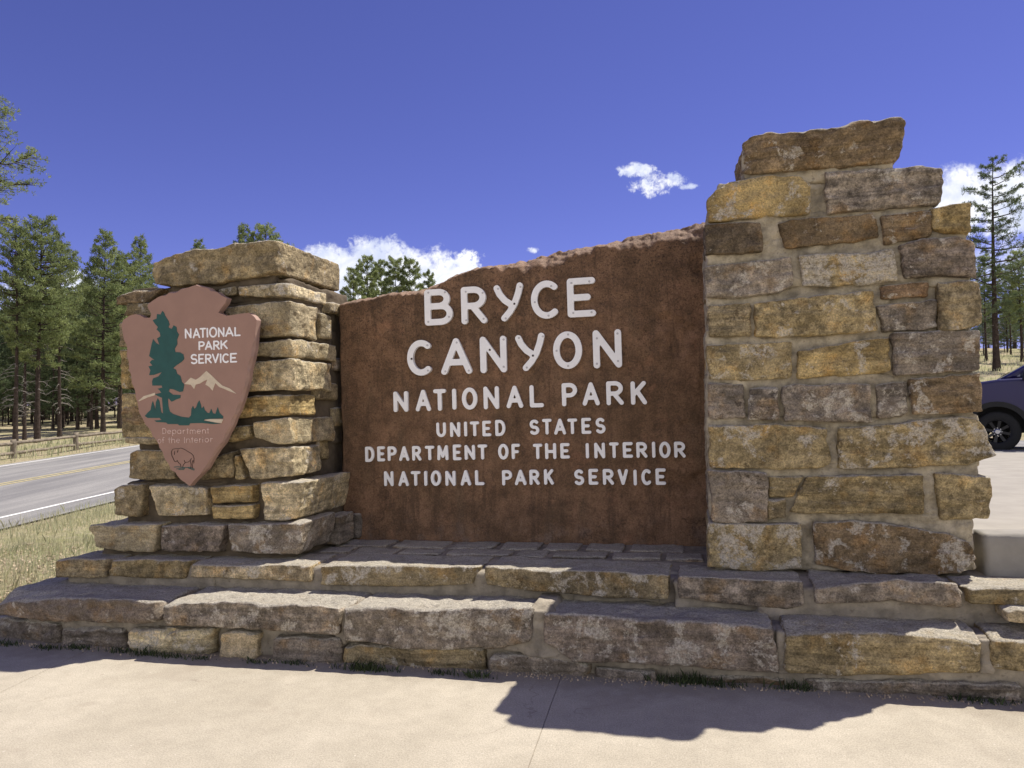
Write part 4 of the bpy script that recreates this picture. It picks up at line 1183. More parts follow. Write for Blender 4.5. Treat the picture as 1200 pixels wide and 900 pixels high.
letters(arrow, T7, [('D', 262, 290, 396, 440), ('e', 298, 326, 410, 440), ('p', 335, 365, 408, 456), ('a', 372, 402, 408, 440), ('r', 415, 432, 408, 440), ('t', 440, 460, 396, 440), ('m', 468, 510, 408, 440), ('e', 520, 550, 407, 439), ('n', 560, 588, 406, 438), ('t', 595, 613, 394, 437),
                    ('o', 225, 252, 478, 512), ('f', 256, 278, 464, 510), ('t', 303, 322, 466, 510), ('h', 328, 356, 464, 510), ('e', 365, 392, 476, 509), ('I', 423, 431, 466, 509), ('n', 440, 470, 475, 508), ('t', 477, 494, 464, 507), ('e', 500, 529, 474, 507), ('r', 538, 554, 473, 506), ('i', 561, 568, 462, 505), ('o', 580, 611, 471, 504), ('r', 622, 640, 470, 503)],
        VA, rT, 0.003, M_THIN)
def emb_strokes(name, f, lines, rpx, mat):
    Ls = [[BP(x, y, VA) for x, y in f(L)] for L in lines]
    V, F = stroke_mesh(Ls, rpx / 6.43 / 186, VA - 0.003, VA + 0.004, rpx / 6.43 / 186 / 1.6)
    link_mesh(name, np.array(V) - ab, F, mat, arrow, False)
emb_strokes('bison_outline', T7, [[(330, 600), (328, 572), (338, 556), (356, 552), (378, 552), (400, 547), (425, 556), (450, 572), (478, 588), (494, 606), (499, 628), (494, 648)],
                                  [(330, 600), (342, 626), (350, 646), (362, 650), (372, 640)], [(352, 572), (350, 596)], [(378, 560), (372, 580)],
                                  [(372, 644), (384, 660), (396, 668), (400, 692)], [(412, 690), (418, 672), (432, 656), (424, 640)], [(432, 656), (455, 652), (470, 640), (476, 672), (474, 700)],
                                  [(488, 640), (484, 664), (488, 700)], [(498, 640), (496, 662)], [(470, 640), (478, 625)]], 1.9, M_INK)
emb_strokes('turf_emblem', T7, [[(348, 690), (380, 688), (420, 694), (470, 692), (500, 706)], [(366, 704), (410, 700), (428, 700)], [(384, 709), (422, 708)], [(455, 697), (498, 713)]], 2.8, M_GREEN)

# ------------------------------------------------------------------ low concrete wall at the right
lw = wall_root('low_concrete_wall', 'low grey concrete retaining wall beside the right pier', 'low wall', 3.3, 0.66, 0.5)
tl = BP(1153, 626, 0.66)
X, Fc = block([(tl[0], tl[1]), (tl[0] + 2.2, tl[1])], [(tl[0], 0.40), (tl[0] + 2.2, 0.40)], 0.66, 0.66, 0.20, 0.012, 0.003, 0.03, 88, 1.0, True)
a_ = Acc(); a_.add(X, Fc); a_.build('coping', M_CONC_G, lw)

# ------------------------------------------------------------------ trees
def tube(path, radii, k=6):
    path = np.asarray(path, float); m_ = len(path)
    V = []; F = []
    for i in range(m_):
        t = path[min(i + 1, m_ - 1)] - path[max(i - 1, 0)]; t /= max(np.linalg.norm(t), 1e-9)
        a = np.cross(t, [0, 0, 1.0]) if abs(t[2]) < 0.9 else np.cross(t, [1.0, 0, 0])
        a /= np.linalg.norm(a); b = np.cross(t, a)
        for j in range(k):
            an = 2 * PI * j / k
            V.append(path[i] + (a * math.cos(an) + b * math.sin(an)) * radii[i])
    for i in range(m_ - 1):
        for j in range(k):
            F.append((i * k + j, i * k + (j + 1) % k, (i + 1) * k + (j + 1) % k, (i + 1) * k + j))
    return V, F


class Tube:
    def __init__(self): self.V = []; self.F = []
    def add(self, path, radii, k=6):
        V, F = tube(path, radii, k); n0 = len(self.V)
        self.V += V; self.F += [tuple(i + n0 for i in f) for f in F]


def tufts(centres, dirs, rng, blades, length, width):
    """needle clusters: each centre sprouts thin blades round its own direction"""
    C = np.repeat(np.asarray(centres), blades, 0); D = np.repeat(np.asarray(dirs), blades, 0)
    N_ = len(C)
    R = rng.normal(size=(N_, 3)); R /= np.linalg.norm(R, axis=1, keepdims=True)
    d = D * 0.75 + R * 0.95; d /= np.linalg.norm(d, axis=1, keepdims=True)
    ln = length * rng.uniform(0.6, 1.2, (N_, 1))
    s = np.cross(d, rng.normal(size=(N_, 3))); s /= np.linalg.norm(s, axis=1, keepdims=True)
    C = C + rng.normal(size=(N_, 3)) * length * 0.22
    w = width * rng.uniform(0.7, 1.3, (N_, 1))
    A = C - s * w * 0.5; B = C + d * ln * 0.55 + s * w * 0.7; E = C + d * ln; G = C + d * ln * 0.5 - s * w * 0.6
    V = np.stack([A, B, E, G], 1).reshape(-1, 3)
    i = np.arange(N_) * 4
    F = list(zip(i, i + 1, i + 2, i + 3))
    lf = np.repeat(rng.uniform(0, 1, N_) * 0.5 + np.repeat(rng.uniform(0, 0.5, len(centres)), blades), 4)
    return V, F, lf


def pine(seed, H=9.0, tr=0.15, base=0.3, rad=1.5, nb=70, shape='cone', blades=9, tl_=0.15, tw=0.022, dens=1.0, dead=10, irregular=0.3, lean=0.0, rise=0.25):
    rng = np.random.default_rng(seed)
    tk = Tube()
    path = []
    ph = rng.uniform(0, 6.28)
    for i in range(13):
        t = i / 12
        path.append((lean * H * t * t + 0.012 * H * math.sin(3 * t + ph) * t, 0.012 * H * math.cos(2.2 * t + ph) * t, H * t - 0.15))
    path = np.array(path)
    rad_t = tr * (1.0 - 0.93 * np.linspace(0, 1, 13) ** 0.9); rad_t[0] *= 1.25
    tk.add(path, rad_t, 9)
    at_h = lambda h: np.array([np.interp(h, path[:, 2], path[:, 0]), np.interp(h, path[:, 2], path[:, 1]), h])
    cs = []; ds = []
    zb = base * H
    for k in range(nb):
        t = (k + rng.uniform(0, 1)) / nb
        z = zb + (H - zb) * t ** 0.92
        if shape == 'cone': L = rad * (1 - t) ** 0.75 * (0.75 + 0.35 * rng.random()) + 0.18
        elif shape == 'flat': L = rad * (0.35 + 0.9 * math.sin(PI * min(1, t * 0.85 + 0.12))) * (0.5 + 0.6 * rng.random()) * (1.0 if t < .9 else .6) + .2
        else: L = rad * math.sin(PI * (0.12 + 0.83 * t)) * (0.55 + 0.55 * rng.random()) + 0.2
        if rng.random() < irregular * 0.4: L *= 0.45
        a = k * 2.399 + rng.uniform(-0.5, 0.5)
        p0 = at_h(z)
        d = np.array([math.cos(a), math.sin(a), 0.0])
        up0 = rise * (t - 0.25) + rng.uniform(-0.12, 0.15)
        pts = []
        for i in range(6):
            s = i / 5
            pts.append(p0 + d * L * s + np.array([0, 0, L * (up0 * s - 0.10 * s + 0.26 * s * s)]) + rng.normal(size=3) * 0.03 * L * s)
        pts = np.array(pts)
        r0 = max(0.010, min(0.22 * tr, 0.016 * L + 0.008))
        tk.add(pts, r0 * (1 - 0.85 * np.linspace(0, 1, 6)), 4)
        nt = max(3, int(L * 15 * dens))
        for q in range(nt):
            s = 0.28 + 0.72 * rng.random() ** 0.7
            p = np.array([np.interp(s, np.linspace(0, 1, 6), pts[:, i]) for i in range(3)])
            side = np.cross(d, [0, 0, 1.0]) * rng.choice([-1, 1])
            tl2 = L * (0.12 + 0.30 * (1 - abs(s - 0.55))) * rng.uniform(0.25, 1.0)
            e = p + side * tl2 + d * tl2 * 0.6 + np.array([0, 0, tl2 * rng.uniform(-0.05, 0.35)])
            if q % 3 == 0 and tl2 > 0.12: tk.add([p, (p + e) / 2 + [0, 0, 0.02], e], [r0 * 0.35, r0 * 0.25, 0.003], 3)
            dd = e - p; dd = dd / max(np.linalg.norm(dd), 1e-6)
            cs.append(e); ds.append(dd * 0.7 + np.array([0, 0, 0.5]))
            if rng.random() < 0.6: cs.append((p + e) / 2); ds.append(dd * 0.4 + np.array([0, 0, 0.7]))
        cs.append(pts[-1]); ds.append(d * 0.7 + np.array([0, 0, 0.5]))
    for i in range(8):
        cs.append(at_h(H - 0.06 * i)); ds.append(np.array([rng.normal() * 0.3, rng.normal() * 0.3, 1.0]))
    dt = Tube()
    for k in range(dead):
        z = rng.uniform(0.12 * H, max(zb, 0.2 * H) + 0.12 * H); a = rng.uniform(0, 6.28); L = rng.uniform(0.4, 1.0) * (0.5 + 0.35 * rad)
        p0 = at_h(z); d = np.array([math.cos(a), math.sin(a), 0])
        pp = np.array([p0 + d * L * s + np.array([0, 0, L * (0.1 * s - 0.35 * s * s)]) + rng.normal(size=3) * 0.04 * L * s for s in np.linspace(0, 1, 6)])
        dt.add(pp, np.linspace(0.016, 0.004, 6), 4)
        for q in range(3):
            s = rng.integers(2, 5); e = pp[s] + (d * 0.5 + rng.normal(size=3) * 0.5) * L * 0.35
            dt.add([pp[s], e], [0.007, 0.002], 3)
    V, F, lf = tufts(cs, ds, rng, blades, tl_, tw)
    return tk, (V, F, lf), dt


def mesh_only(name, V, F, mat, leaf=None):
    me = bpy.data.meshes.new(name)
    me.from_pydata(np.asarray(V, float).tolist(), [], F)
    me.materials.append(mat)
    if leaf is not None:
        at = me.attributes.new('leaf', 'FLOAT', 'POINT'); at.data.foreach_set('value', np.asarray(leaf, np.float32))
    else:
        me.polygons.foreach_set('use_smooth', [True] * len(me.polygons))
    me.update()
    return me


KINDS = {}
def kind(name, needle, **kw):
    tk, (V, F, lf), dt = pine(**kw)
    n0 = len(tk.V)
    tm = mesh_only('trunk', tk.V + dt.V, tk.F + [tuple(i + n0 for i in f) for f in dt.F], M_BARK)
    tm.materials.append(M_DEAD)
    tm.polygons.foreach_set('material_index', [0] * len(tk.F) + [1] * len(dt.F))
    KINDS[name] = (tm, mesh_only('crown', V, F, needle, lf), kw['H'])


kind('young', M_NEEDLE, seed=1, H=9, tr=0.13, base=0.22, rad=1.7, nb=105, shape='cone', dead=14, dens=1.05, blades=10, tw=0.028, rise=0.55)
kind('young2', M_NEEDLE, seed=2, H=9, tr=0.15, base=0.34, rad=1.55, nb=90, shape='oval', dead=16, dens=1.05, blades=10, tw=0.028, rise=0.55)
kind('pole', M_NEEDLE, seed=3, H=10, tr=0.15, base=0.42, rad=1.5, nb=66, shape='oval', dead=26, dens=1.05, blades=10, tw=0.028, rise=0.5)
kind('open', M_NEEDLE_D, seed=4, H=14, tr=0.27, base=0.20, rad=2.4, nb=66, shape='flat', dead=10, dens=1.05, irregular=0.9, rise=0.3, blades=11, tl_=0.16, tw=0.03)
kind('edge', M_NEEDLE, seed=5, H=14, tr=0.26, base=0.58, rad=3.0, nb=60, shape='flat', dead=46, dens=1.5, irregular=0.4, rise=0.5, blades=11, tw=0.026)
kind('bushy', M_NEEDLE, seed=6, H=5, tr=0.08, base=0.10, rad=0.72, nb=74, shape='cone', dead=2, tl_=0.08, dens=3.4, rise=0.8, tw=0.013, blades=15)


def tree(name, knd, px, dist, top_y, label, width=1.0, rot=0.0, group='pine trees beyond the sign', dz=0.0):
    d = ray(px, 470); d = d / d[1]
    x, y = d[0] * dist, dist
    z = float(terrain(x, y)) + dz
    dt = ray(px, top_y); ztop = CAM_H + dt[2] / dt[1] * dist
    tm, cm, H0 = KINDS[knd]
    s = (ztop - z) / H0
    r = bpy.data.objects.new(name, None); col.objects.link(r)
    r.location = (x, y, z); r.rotation_euler = (0, 0, rot); r.scale = (s * width, s * width, s)
    tag(r, label, 'tree', group)
    for nm, me in (('trunk', tm), ('crown', cm)):
        if me is None: continue
        o = bpy.data.objects.new(nm, me); col.objects.link(o); o.parent = r
    return r


tree('pine_tree', 'edge', -108, 21, 92, 'big pine at the left picture edge with bare grey lower branches', 1.0, 0.6)
tree('pine_tree', 'pole', 18, 29, 266, 'dark trunked pine just behind the nearest post of the log fence', 0.8, 0.4)
tree('pine_tree', 'pole', 29, 32, 300, 'thin pale trunked pine right of the nearest fence post', 0.7, 1.9)
tree('pine_tree', 'young2', 44, 30, 260, 'tallest pointed pine of the left group with a thick black trunk', 0.8, 2.7)
tree('pine_tree', 'pole', 70, 33, 288, 'pine with a straight bare black trunk rising midway along the log fence', 0.75, 3.9)
tree('pine_tree', 'young', 121, 37, 273, 'full light green pine next to the left edge of the arrowhead pier', 0.85, 5.1)
tree('pine_tree', 'pole', 104, 46, 330, 'slender far pine between the straight black trunk and the full light green pine', 0.8, 0.2)
tree('pine_tree', 'young2', 141, 40, 300, 'pine half hidden by the left side of the arrowhead board', 0.9, 3.3)
tree('pine_tree', 'young', 165, 46, 280, 'narrow dark green pine rising just left of the shorter pier top', 0.75, 1.2)
tree('pine_tree', 'young', 234, 55, 284, 'lowest tree tip peeping over the left end of the cap stone', 0.7, 2.0)
tree('pine_tree', 'young', 285, 50, 266, 'rounded tree tip above the middle of the shorter pier cap stone', 0.7, 4.0)
tree('pine_tree', 'young2', 314, 50, 269, 'wider tree tip above the right corner of the shorter pier cap stone', 0.8, 5.5)
tree('pine_tree', 'bushy', 415, 40, 317, 'leftmost small pine seen over the slab beside the shorter pier', 0.85, 0.3)
tree('pine_tree', 'bushy', 432, 43, 304, 'tallest small pine seen over the low left end of the slab', 0.85, 1.3)
tree('pine_tree', 'bushy', 448, 45, 309, 'small pine hidden in the middle of the clump over the slab', 0.85, 2.3)
tree('pine_tree', 'bushy', 464, 42, 306, 'dark small pine in the right half of the clump over the slab', 0.85, 3.3)
tree('pine_tree', 'bushy', 480, 42, 307, 'second small pine from the right of the clump over the slab', 0.85, 4.3)
tree('pine_tree', 'bushy', 502, 45, 322, 'shortest small pine at the right end of the clump over the slab', 0.7, 5.3)
tree('pine_tree', 'open', 1169, 40, 186, 'tall open crowned pine right of the tall pier', 0.85, 0.9)
tree('pine_tree', 'pole', 1157, 47, 300, 'pine trunk between the tall open pine and the tall pier', 0.9, 2.2)
tree('pine_tree', 'pole', 1186, 52, 320, 'thin pine behind the dark truck windscreen', 0.7, 3.4)
tree('pine_tree', 'young2', 1199, 46, 296, 'green pine at the right picture edge above the dark truck', 0.9, 4.6)

# the wood behind reads as one mass
def wood():
    rng = np.random.default_rng(21)
    variants = []
    for s in range(4):
        variants.append(pine(seed=60 + s, H=9, tr=0.13, base=(0.15, 0.34, 0.2, 0.40)[s], rad=1.7, nb=50, shape=('cone', 'oval')[s % 2], blades=6, tl_=0.22, tw=0.05, dens=0.6, dead=8))
    TV = []; TF = []; CV = []; CF = []; CL = []; nt = nc_ = 0
    spots = []
    for i in range(135):
        px = rng.uniform(-150, 185); dist = rng.uniform(42, 100)
        spots.append((px, dist, rng.uniform(330, 410)))
    for i in range(40):
        px = rng.uniform(1130, 1330); dist = rng.uniform(50, 95)
        spots.append((px, dist, rng.uniform(325, 370)))
    for i in range(130):
        px = rng.uniform(-150, 185); dist = rng.uniform(48, 105)
        spots.append((px, dist, rng.uniform(415, 468)))
    for i in range(30):
        px = rng.uniform(1130, 1330); dist = rng.uniform(55, 95)
        spots.append((px, dist, rng.uniform(372, 395)))
    for i in range(46):
        px = rng.uniform(190, 1120); dist = rng.uniform(60, 100)
        spots.append((px, dist, rng.uniform(365, 400)))
    for (n_, xa, xb, ya, yb) in ((45, 850, 1125, 295, 350), (60, 1330, 2000, 300, 370), (45, -700, -150, 330, 420)):
        for i in range(n_):
            spots.append((rng.uniform(xa, xb), rng.uniform(48, 95), rng.uniform(ya, yb)))
    for i, (px, dist, ty) in enumerate(spots):
        d = ray(px, 470); d = d / d[1]; x, y = d[0] * dist, dist
        z = float(terrain(x, y)); dt = ray(px, ty); zt = CAM_H + dt[2] / dt[1] * dist
        s = max(zt - z, 2.5) / 9.0
        a = rng.uniform(0, 6.28); ca, sa = math.cos(a), math.sin(a)
        Rm = np.array([[ca, -sa, 0], [sa, ca, 0], [0, 0, 1.0]])
        tk, (V, F, lf), dtb = variants[i % 4]
        sc = np.array([s * 0.95, s * 0.95, s])
        tv = (np.array(tk.V) * sc) @ Rm.T + [x, y, z]; cv = (V * sc) @ Rm.T + [x, y, z]
        TV.append(tv); TF += [tuple(q + nt for q in f) for f in tk.F]; nt += len(tv)
        dv = (np.array(dtb.V) * sc) @ Rm.T + [x, y, z]
        TV.append(dv); TF += [tuple(q + nt for q in f) for f in dtb.F]; nt += len(dv)
        CV.append(cv); CF.append(np.array(F) + nc_); nc_ += len(cv); CL.append(lf)
    r = bpy.data.objects.new('far_pine_wood', None); col.objects.link(r)
    tag(r, 'distant pine wood behind the nearer trees on both sides of the sign', 'wood', None, 'stuff')
    o = bpy.data.objects.new('trunks', mesh_only('trunks', np.concatenate(TV), TF, M_BARK)); col.objects.link(o); o.parent = r
    o = bpy.data.objects.new('foliage', mesh_only('foliage', np.concatenate(CV), np.concatenate(CF).tolist(), M_NEEDLE_D, np.concatenate(CL))); col.objects.link(o); o.parent = r
    o['kind'] = 'stuff'


wood()

# ------------------------------------------------------------------ log fence
def log_mesh(a, b, r0, r1, seed, k=9):
    rng = np.random.default_rng(seed)
    a = np.array(a, float); b = np.array(b, float)
    path = [a + (b - a) * t + rng.normal(size=3) * 0.008 for t in np.linspace(0, 1, 7)]
    rad = np.linspace(r0, r1, 7) * rng.uniform(0.94, 1.06, 7)
    V, F = tube(path, rad, k)
    F = F + [tuple(range(k))[::-1], tuple(range(6 * k, 7 * k))]
    return V, F


p0 = BT(16, 538); p1 = BT(146, 519.5)
fd = (p1 - p0); fl = np.linalg.norm(fd); fd /= fl
fence = bpy.data.objects.new('log_fence', None); col.objects.link(fence)
fence.location = (p0[0], p0[1], float(terrain(*p0)))
tag(fence, 'low weathered log rail fence along the far side of the road', 'fence')
fb = np.array(fence.location)
px_h = lambda P: np.linalg.norm(P) / F_PX
ph = 23 * p0[1] / F_PX
NB = max(2, round(fl / 4.2))
sp = fl / NB
for i in range(-4, NB + 4):
    q = p0 + fd * sp * i; z = float(terrain(*q))
    V, F = log_mesh((q[0], q[1], z - 0.2), (q[0], q[1], z + ph), 0.085, 0.08, 700 + i)
    link_mesh('post', np.array(V) - fb, F, M_LOG, fence)
    q2 = p0 + fd * sp * (i + 1); z2 = float(terrain(*q2))
    for hh in (0.30, 0.80):
        if i == NB + 3: continue
        V, F = log_mesh((q[0], q[1], z + ph * hh), (q2[0], q2[1], z2 + ph * hh), 0.052, 0.046, 740 + i * 2 + int(hh * 10))
        link_mesh('rail', np.array(V) - fb, F, M_LOG, fence)

# ------------------------------------------------------------------ grass, chips, weeds
def blades(name, P, H, W_, rng, mat, label, cat, lean=0.35):
    N_ = len(P)
    a = rng.uniform(0, 6.28, N_); d = np.stack([np.cos(a), np.sin(a), np.zeros(N_)], 1)
    l = rng.uniform(0, lean, N_)[:, None] * H[:, None]; b = rng.uniform(0, 6.28, N_)
    t = np.stack([np.cos(b), np.sin(b), np.zeros(N_)], 1) * l
    up_ = np.array([0, 0, 1.0]) * H[:, None]
    w = W_[:, None] * 0.5
    A = P - d * w; B = P + d * w; C1 = P + t * 0.35 + up_ * 0.6 + d * w * 0.8; C0 = P + t * 0.35 + up_ * 0.6 - d * w * 0.8; E_ = P + t + up_
    V = np.stack([A, B, C1, E_, C0], 1).reshape(-1, 3)
    i = np.arange(N_) * 5
    lf = np.repeat(rng.uniform(0, 1, N_), 5)
    o = link_mesh(name, V, list(zip(i, i + 1, i + 2, i + 3, i + 4)), mat, None, False, {'leaf': ('FLOAT', lf)})
    return tag(o, label, cat, None, 'stuff')


rng = np.random.default_rng(77)
nx_line = lambda y: near[0][0] + (near[1][0] - near[0][0]) * (y - Y0) / (Y1 - Y0)
fx_line = lambda y: far[0][0] + (far[1][0] - far[0][0]) * (y - Y0) / (Y1 - Y0)


def uv_of(x, y): return (x - ORG[0]) * AX_U[0] + (y - ORG[1]) * AX_U[1], (x - ORG[0]) * AX_V[0] + (y - ORG[1]) * AX_V[1]


N_ = 150000
x = rng.uniform(-14, -2.2, N_); y = rng.uniform(3.6, 17, N_)
u_, v_ = uv_of(x, y)
dn = fbm(np.stack([x * 0.6, y * 0.6, x * 0], 1), 9, 3)
ok = (x > nx_line(y) + 0.35 + 0.35 * rng.random(N_)) & ((v_ > 0.5) | (u_ < -4.1)) & ((u_ < -3.72) | (v_ > 1.9)) & (v_ > -0.1)
nearwall = np.clip(1 - (v_ - 0.2) / 2.6, 0, 1)
road_d = x - nx_line(y)
ok &= rng.random(N_) < np.clip(0.55 + 1.1 * dn - 0.92 * nearwall, 0.03, 1) * np.clip(road_d / 1.6, 0.15, 1)
P = np.stack([x, y, terrain(x, y) - 0.01], 1)[ok]
H = rng.uniform(0.03, 0.15, len(P)) * (0.7 + 0.6 * np.clip(dn[ok] + 0.4, 0, 1))
blades('dry_grass', P, H, rng.uniform(0.003, 0.007, len(P)), rng, M_GRASS, 'pale dry grass growing between the sign and the road', 'grass', 0.5)
N_ = 26000
x = rng.uniform(-36, -8, N_); y = rng.uniform(10, 48, N_)
sfence = (x - p0[0]) * -fd[1] + (y - p0[1]) * fd[0]
ok = (x < fx_line(y) - 0.6) & (sfence < 3.0)
P = np.stack([x, y, terrain(x, y) - 0.01], 1)[ok]
blades('verge_grass', P, rng.uniform(0.1, 0.42, len(P)), rng.uniform(0.012, 0.03, len(P)), rng, M_GRASS, 'taller grass along the log fence across the road', 'grass', 0.5)
N_ = 14000
x = rng.uniform(8, 45, N_); y = rng.uniform(19.6, 55, N_)
P = np.stack([x, y, terrain(x, y) - 0.01], 1)
blades('slope_grass', P, rng.uniform(0.1, 0.35, len(P)), rng.uniform(0.015, 0.04, len(P)), rng, M_GRASS, 'yellow green grass on the slope behind the truck', 'grass', 0.5)
# chips near the wall end
N_ = 30000
x = rng.uniform(-9, -2.2, N_); y = rng.uniform(3.6, 9, N_); u_, v_ = uv_of(x, y)
ok = (x > nx_line(y) + 0.6) & ((u_ < -3.72) | (v_ > 1.9)) & ((v_ > 0.5) | (u_ < -4.1)) & (v_ > -0.1) & (rng.random(N_) < np.clip(1.1 - (v_ - 0.2) / 3.2, 0.06, 1))
P = np.stack([x, y, terrain(x, y) + 0.004], 1)[ok]; N_ = len(P)
a = rng.uniform(0, 6.28, N_); d1 = np.stack([np.cos(a), np.sin(a), rng.uniform(-.4, .4, N_)], 1); d2 = np.stack([-np.sin(a), np.cos(a), rng.uniform(-.4, .4, N_)], 1)
l1 = rng.uniform(0.008, 0.04, N_)[:, None]; l2 = rng.uniform(0.004, 0.012, N_)[:, None]
P = P + np.array([0, 0, 1.0]) * rng.uniform(0, 0.02, N_)[:, None]
V = np.stack([P - d1 * l1 - d2 * l2, P + d1 * l1 - d2 * l2 * .6, P + d1 * l1 * .9 + d2 * l2, P - d1 * l1 + d2 * l2 * .7], 1).reshape(-1, 3)
i = np.arange(N_) * 4
o = link_mesh('wood_chips', V, list(zip(i, i + 1, i + 2, i + 3)), M_CHIP, None, False, {'leaf': ('FLOAT', np.repeat(rng.uniform(0, 1, N_), 4))})
tag(o, 'tan wood chip mulch on the ground by the left end of the steps', 'mulch', None, 'stuff')
# weeds in the corner between the steps and the paving
cl_px = [(10, 756, 10), (55, 760, 10), (90, 760, 9), (140, 764, 9), (170, 768, 14), (200, 770, 10), (232, 772, 6), (418, 784, 16), (430, 786, 14), (448, 786, 8), (520, 790, 8), (560, 794, 12), (790, 800, 14), (805, 800, 16), (822, 802, 12), (845, 804, 10), (932, 808, 14), (1130, 820, 8), (1165, 824, 8), (345, 778, 7), (300, 776, 7)]
PP = []; HH = []
for (cx, cy, hpx) in cl_px:
    c0 = BWp(cx, cy, 0.0)
    k = 70
    uu = c0[0] + rng.normal(size=k) * 0.06; vv = np.minimum(c0[1] + rng.normal(size=k) * 0.018, 0.06)
    for a_, b_ in zip(uu, vv): PP.append(W3(a_, b_, -0.005))
    HH.append(rng.uniform(0.3, 1.0, k) * hpx / 200.0)
blades('foot_weeds', np.array(PP), np.concatenate(HH), rng.uniform(0.004, 0.009, len(PP)), rng, M_WEED, 'small dark weeds along the foot of the lower step', 'weeds', 0.9)
# grit along the foot of the steps and on the paving
N_ = 1100
uu = rng.uniform(-3.7, 3.2, N_); vv = 0.03 - np.abs(rng.normal(size=N_)) * 0.045
P = ORG + uu[:, None] * AX_U + vv[:, None] * AX_V + 0.004 * AX_W
sz = rng.uniform(0.002, 0.007, N_)[:, None]
tet = np.array([[1, 0, -.6], [-.6, .9, -.6], [-.6, -.9, -.6], [0, 0, .9]])
V = (P[:, None, :] + tet[None] * sz[:, None] * rng.uniform(.6, 1.3, (N_, 4, 1))).reshape(-1, 3)
i = np.arange(N_) * 4
F = [f for k in i for f in ((k, k + 1, k + 3), (k + 1, k + 2, k + 3), (k + 2, k, k + 3))]
o = link_mesh('grit', V, F, M_CHIP, None, False, {'leaf': ('FLOAT', np.repeat(rng.uniform(0, 1, N_), 4))})
tag(o, 'loose grit and crumbs along the foot of the lower step', 'grit', None, 'stuff')

# ------------------------------------------------------------------ pickup truck
M_PAINT, n = material('dark_blue_car_paint')
n.out((0.010, 0.007, 0.065), 0.3, None, 0.0, 0.4, 0.22)
M_BLACK = simple_mat('black_plastic', (0.012, 0.012, 0.013), 0.6, 0.1, 20.0, 0.0)
M_TYRE = simple_mat('tyre_rubber', (0.016, 0.016, 0.016), 0.8, 0.15, 20.0, 0.2)
M_RIM = simple_mat('dark_alloy', (0.03, 0.03, 0.032), 0.35, 0.1, 20.0, 0.0, metallic=0.6)
M_NUT = simple_mat('steel', (0.45, 0.45, 0.46), 0.35, 0.1, 20.0, 0.0, metallic=0.9)
M_LAMP = simple_mat('lamp_lens', (0.6, 0.6, 0.62), 0.15, 0.05, 20.0, 0.0)
M_GLASS, n = material('tinted_glass')
n.out((0.055, 0.065, 0.09), 0.04, None, 0.0, 1.0, 1.0)

ZT = 15.0
dT = ray(1169, 506); pw = CAM + dT * (ZT / dT[1])
gz = pw[2] - 0.41
hd = math.radians(57 + 90)            # heading, from +x
car = bpy.data.objects.new('pickup_truck', None); col.objects.link(car)
car.location = (pw[0], pw[1], gz)
hx, hy = -math.sin(math.radians(60)), math.cos(math.radians(60))
car.rotation_euler = (0, 0, math.atan2(hy, hx))
tag(car, 'dark blue pickup truck parked behind the tall stone pier with black wheels', 'truck')
# local: x forward, y left (towards the sign), wheel centre at x=0, y=0 is the outer face of the near tyre
def profile_solid(prof, y0, y1, name, mat, inset=0.0, bev=0.03):
    k = len(prof)
    cx = sum(p[0] for p in prof) / k; cz = sum(p[1] for p in prof) / k
    V = [(x, y0, z) for x, z in prof] + [(x, y1, z) for x, z in prof]
    F = [tuple(range(k)), tuple(range(2 * k - 1, k - 1, -1))] + [((i + 1) % k, i, i + k, (i + 1) % k + k) for i in range(k)]
    o = link_mesh(name, V, F, mat, car, False)
    b_ = o.modifiers.new('bevel', 'BEVEL'); b_.width = bev; b_.segments = 3; b_.limit_method = 'ANGLE'; b_.angle_limit = math.radians(25)
    return o


def archp(cx, r, a0=180, a1=0, k=14):
    return [(cx + r * math.cos(math.radians(a0 + (a1 - a0) * i / k)), 0.42 + r * math.sin(math.radians(a0 + (a1 - a0) * i / k))) for i in range(k + 1)]


WB = -3.6
low = [(-4.75, 0.55)] + archp(WB, 0.50) + archp(0.0, 0.53) + [(0.9, 0.52), (0.98, 0.62), (0.98, 1.05), (0.90, 1.28), (0.7, 1.36), (-0.05, 1.47), (-0.4, 1.49), (-2.6, 1.47), (-4.75, 1.44)]
profile_solid(low, 0.02, -1.98, 'body', M_PAINT, bev=0.06)
profile_solid([(-0.05, 1.47), (-0.78, 1.93), (-1.1, 1.98), (-2.3, 1.97), (-2.62, 1.84), (-2.70, 1.46)], -0.16, -1.80, 'cab', M_PAINT, bev=0.07)
def quad_part(name, pts, mat, th=0.012):
    V = [tuple(p) for p in pts]
    a, b, c_ = map(np.array, pts[:3]); nn = np.cross(b - a, c_ - a); nn /= np.linalg.norm(nn)
    V += [tuple(np.array(p) - nn * th) for p in pts]; k = len(pts)
    F = [tuple(range(k)), tuple(range(2 * k - 1, k - 1, -1))] + [((i + 1) % k, i, i + k, (i + 1) % k + k) for i in range(k)]
    return link_mesh(name, V, F, mat, car, False)
quad_part('windshield', [(-0.085, -0.22, 1.505), (-0.085, -1.74, 1.505), (-0.755, -1.68, 1.925), (-0.755, -0.28, 1.925)][::-1], M_GLASS, 0.012)
for xs_ in (((-0.35, -1.2), (-0.85, -1.22)), ((-1.32, -2.5), (-1.34, -2.36))):
    (b0, b1_), (t0, t1) = xs_
    quad_part('side_window', [(b0, -0.148, 1.52), (t0, -0.148, 1.90), (t1, -0.148, 1.90), (b1_, -0.148, 1.52)], M_GLASS)
    quad_part('side_window', [(b0, -1.812, 1.52), (b1_, -1.812, 1.52), (t1, -1.812, 1.90), (t0, -1.812, 1.90)], M_GLASS)
profile_solid([(0.92, 0.5), (1.10, 0.55), (1.12, 0.75), (0.94, 0.80)], 0.0, -1.96, 'bumper', M_BLACK)
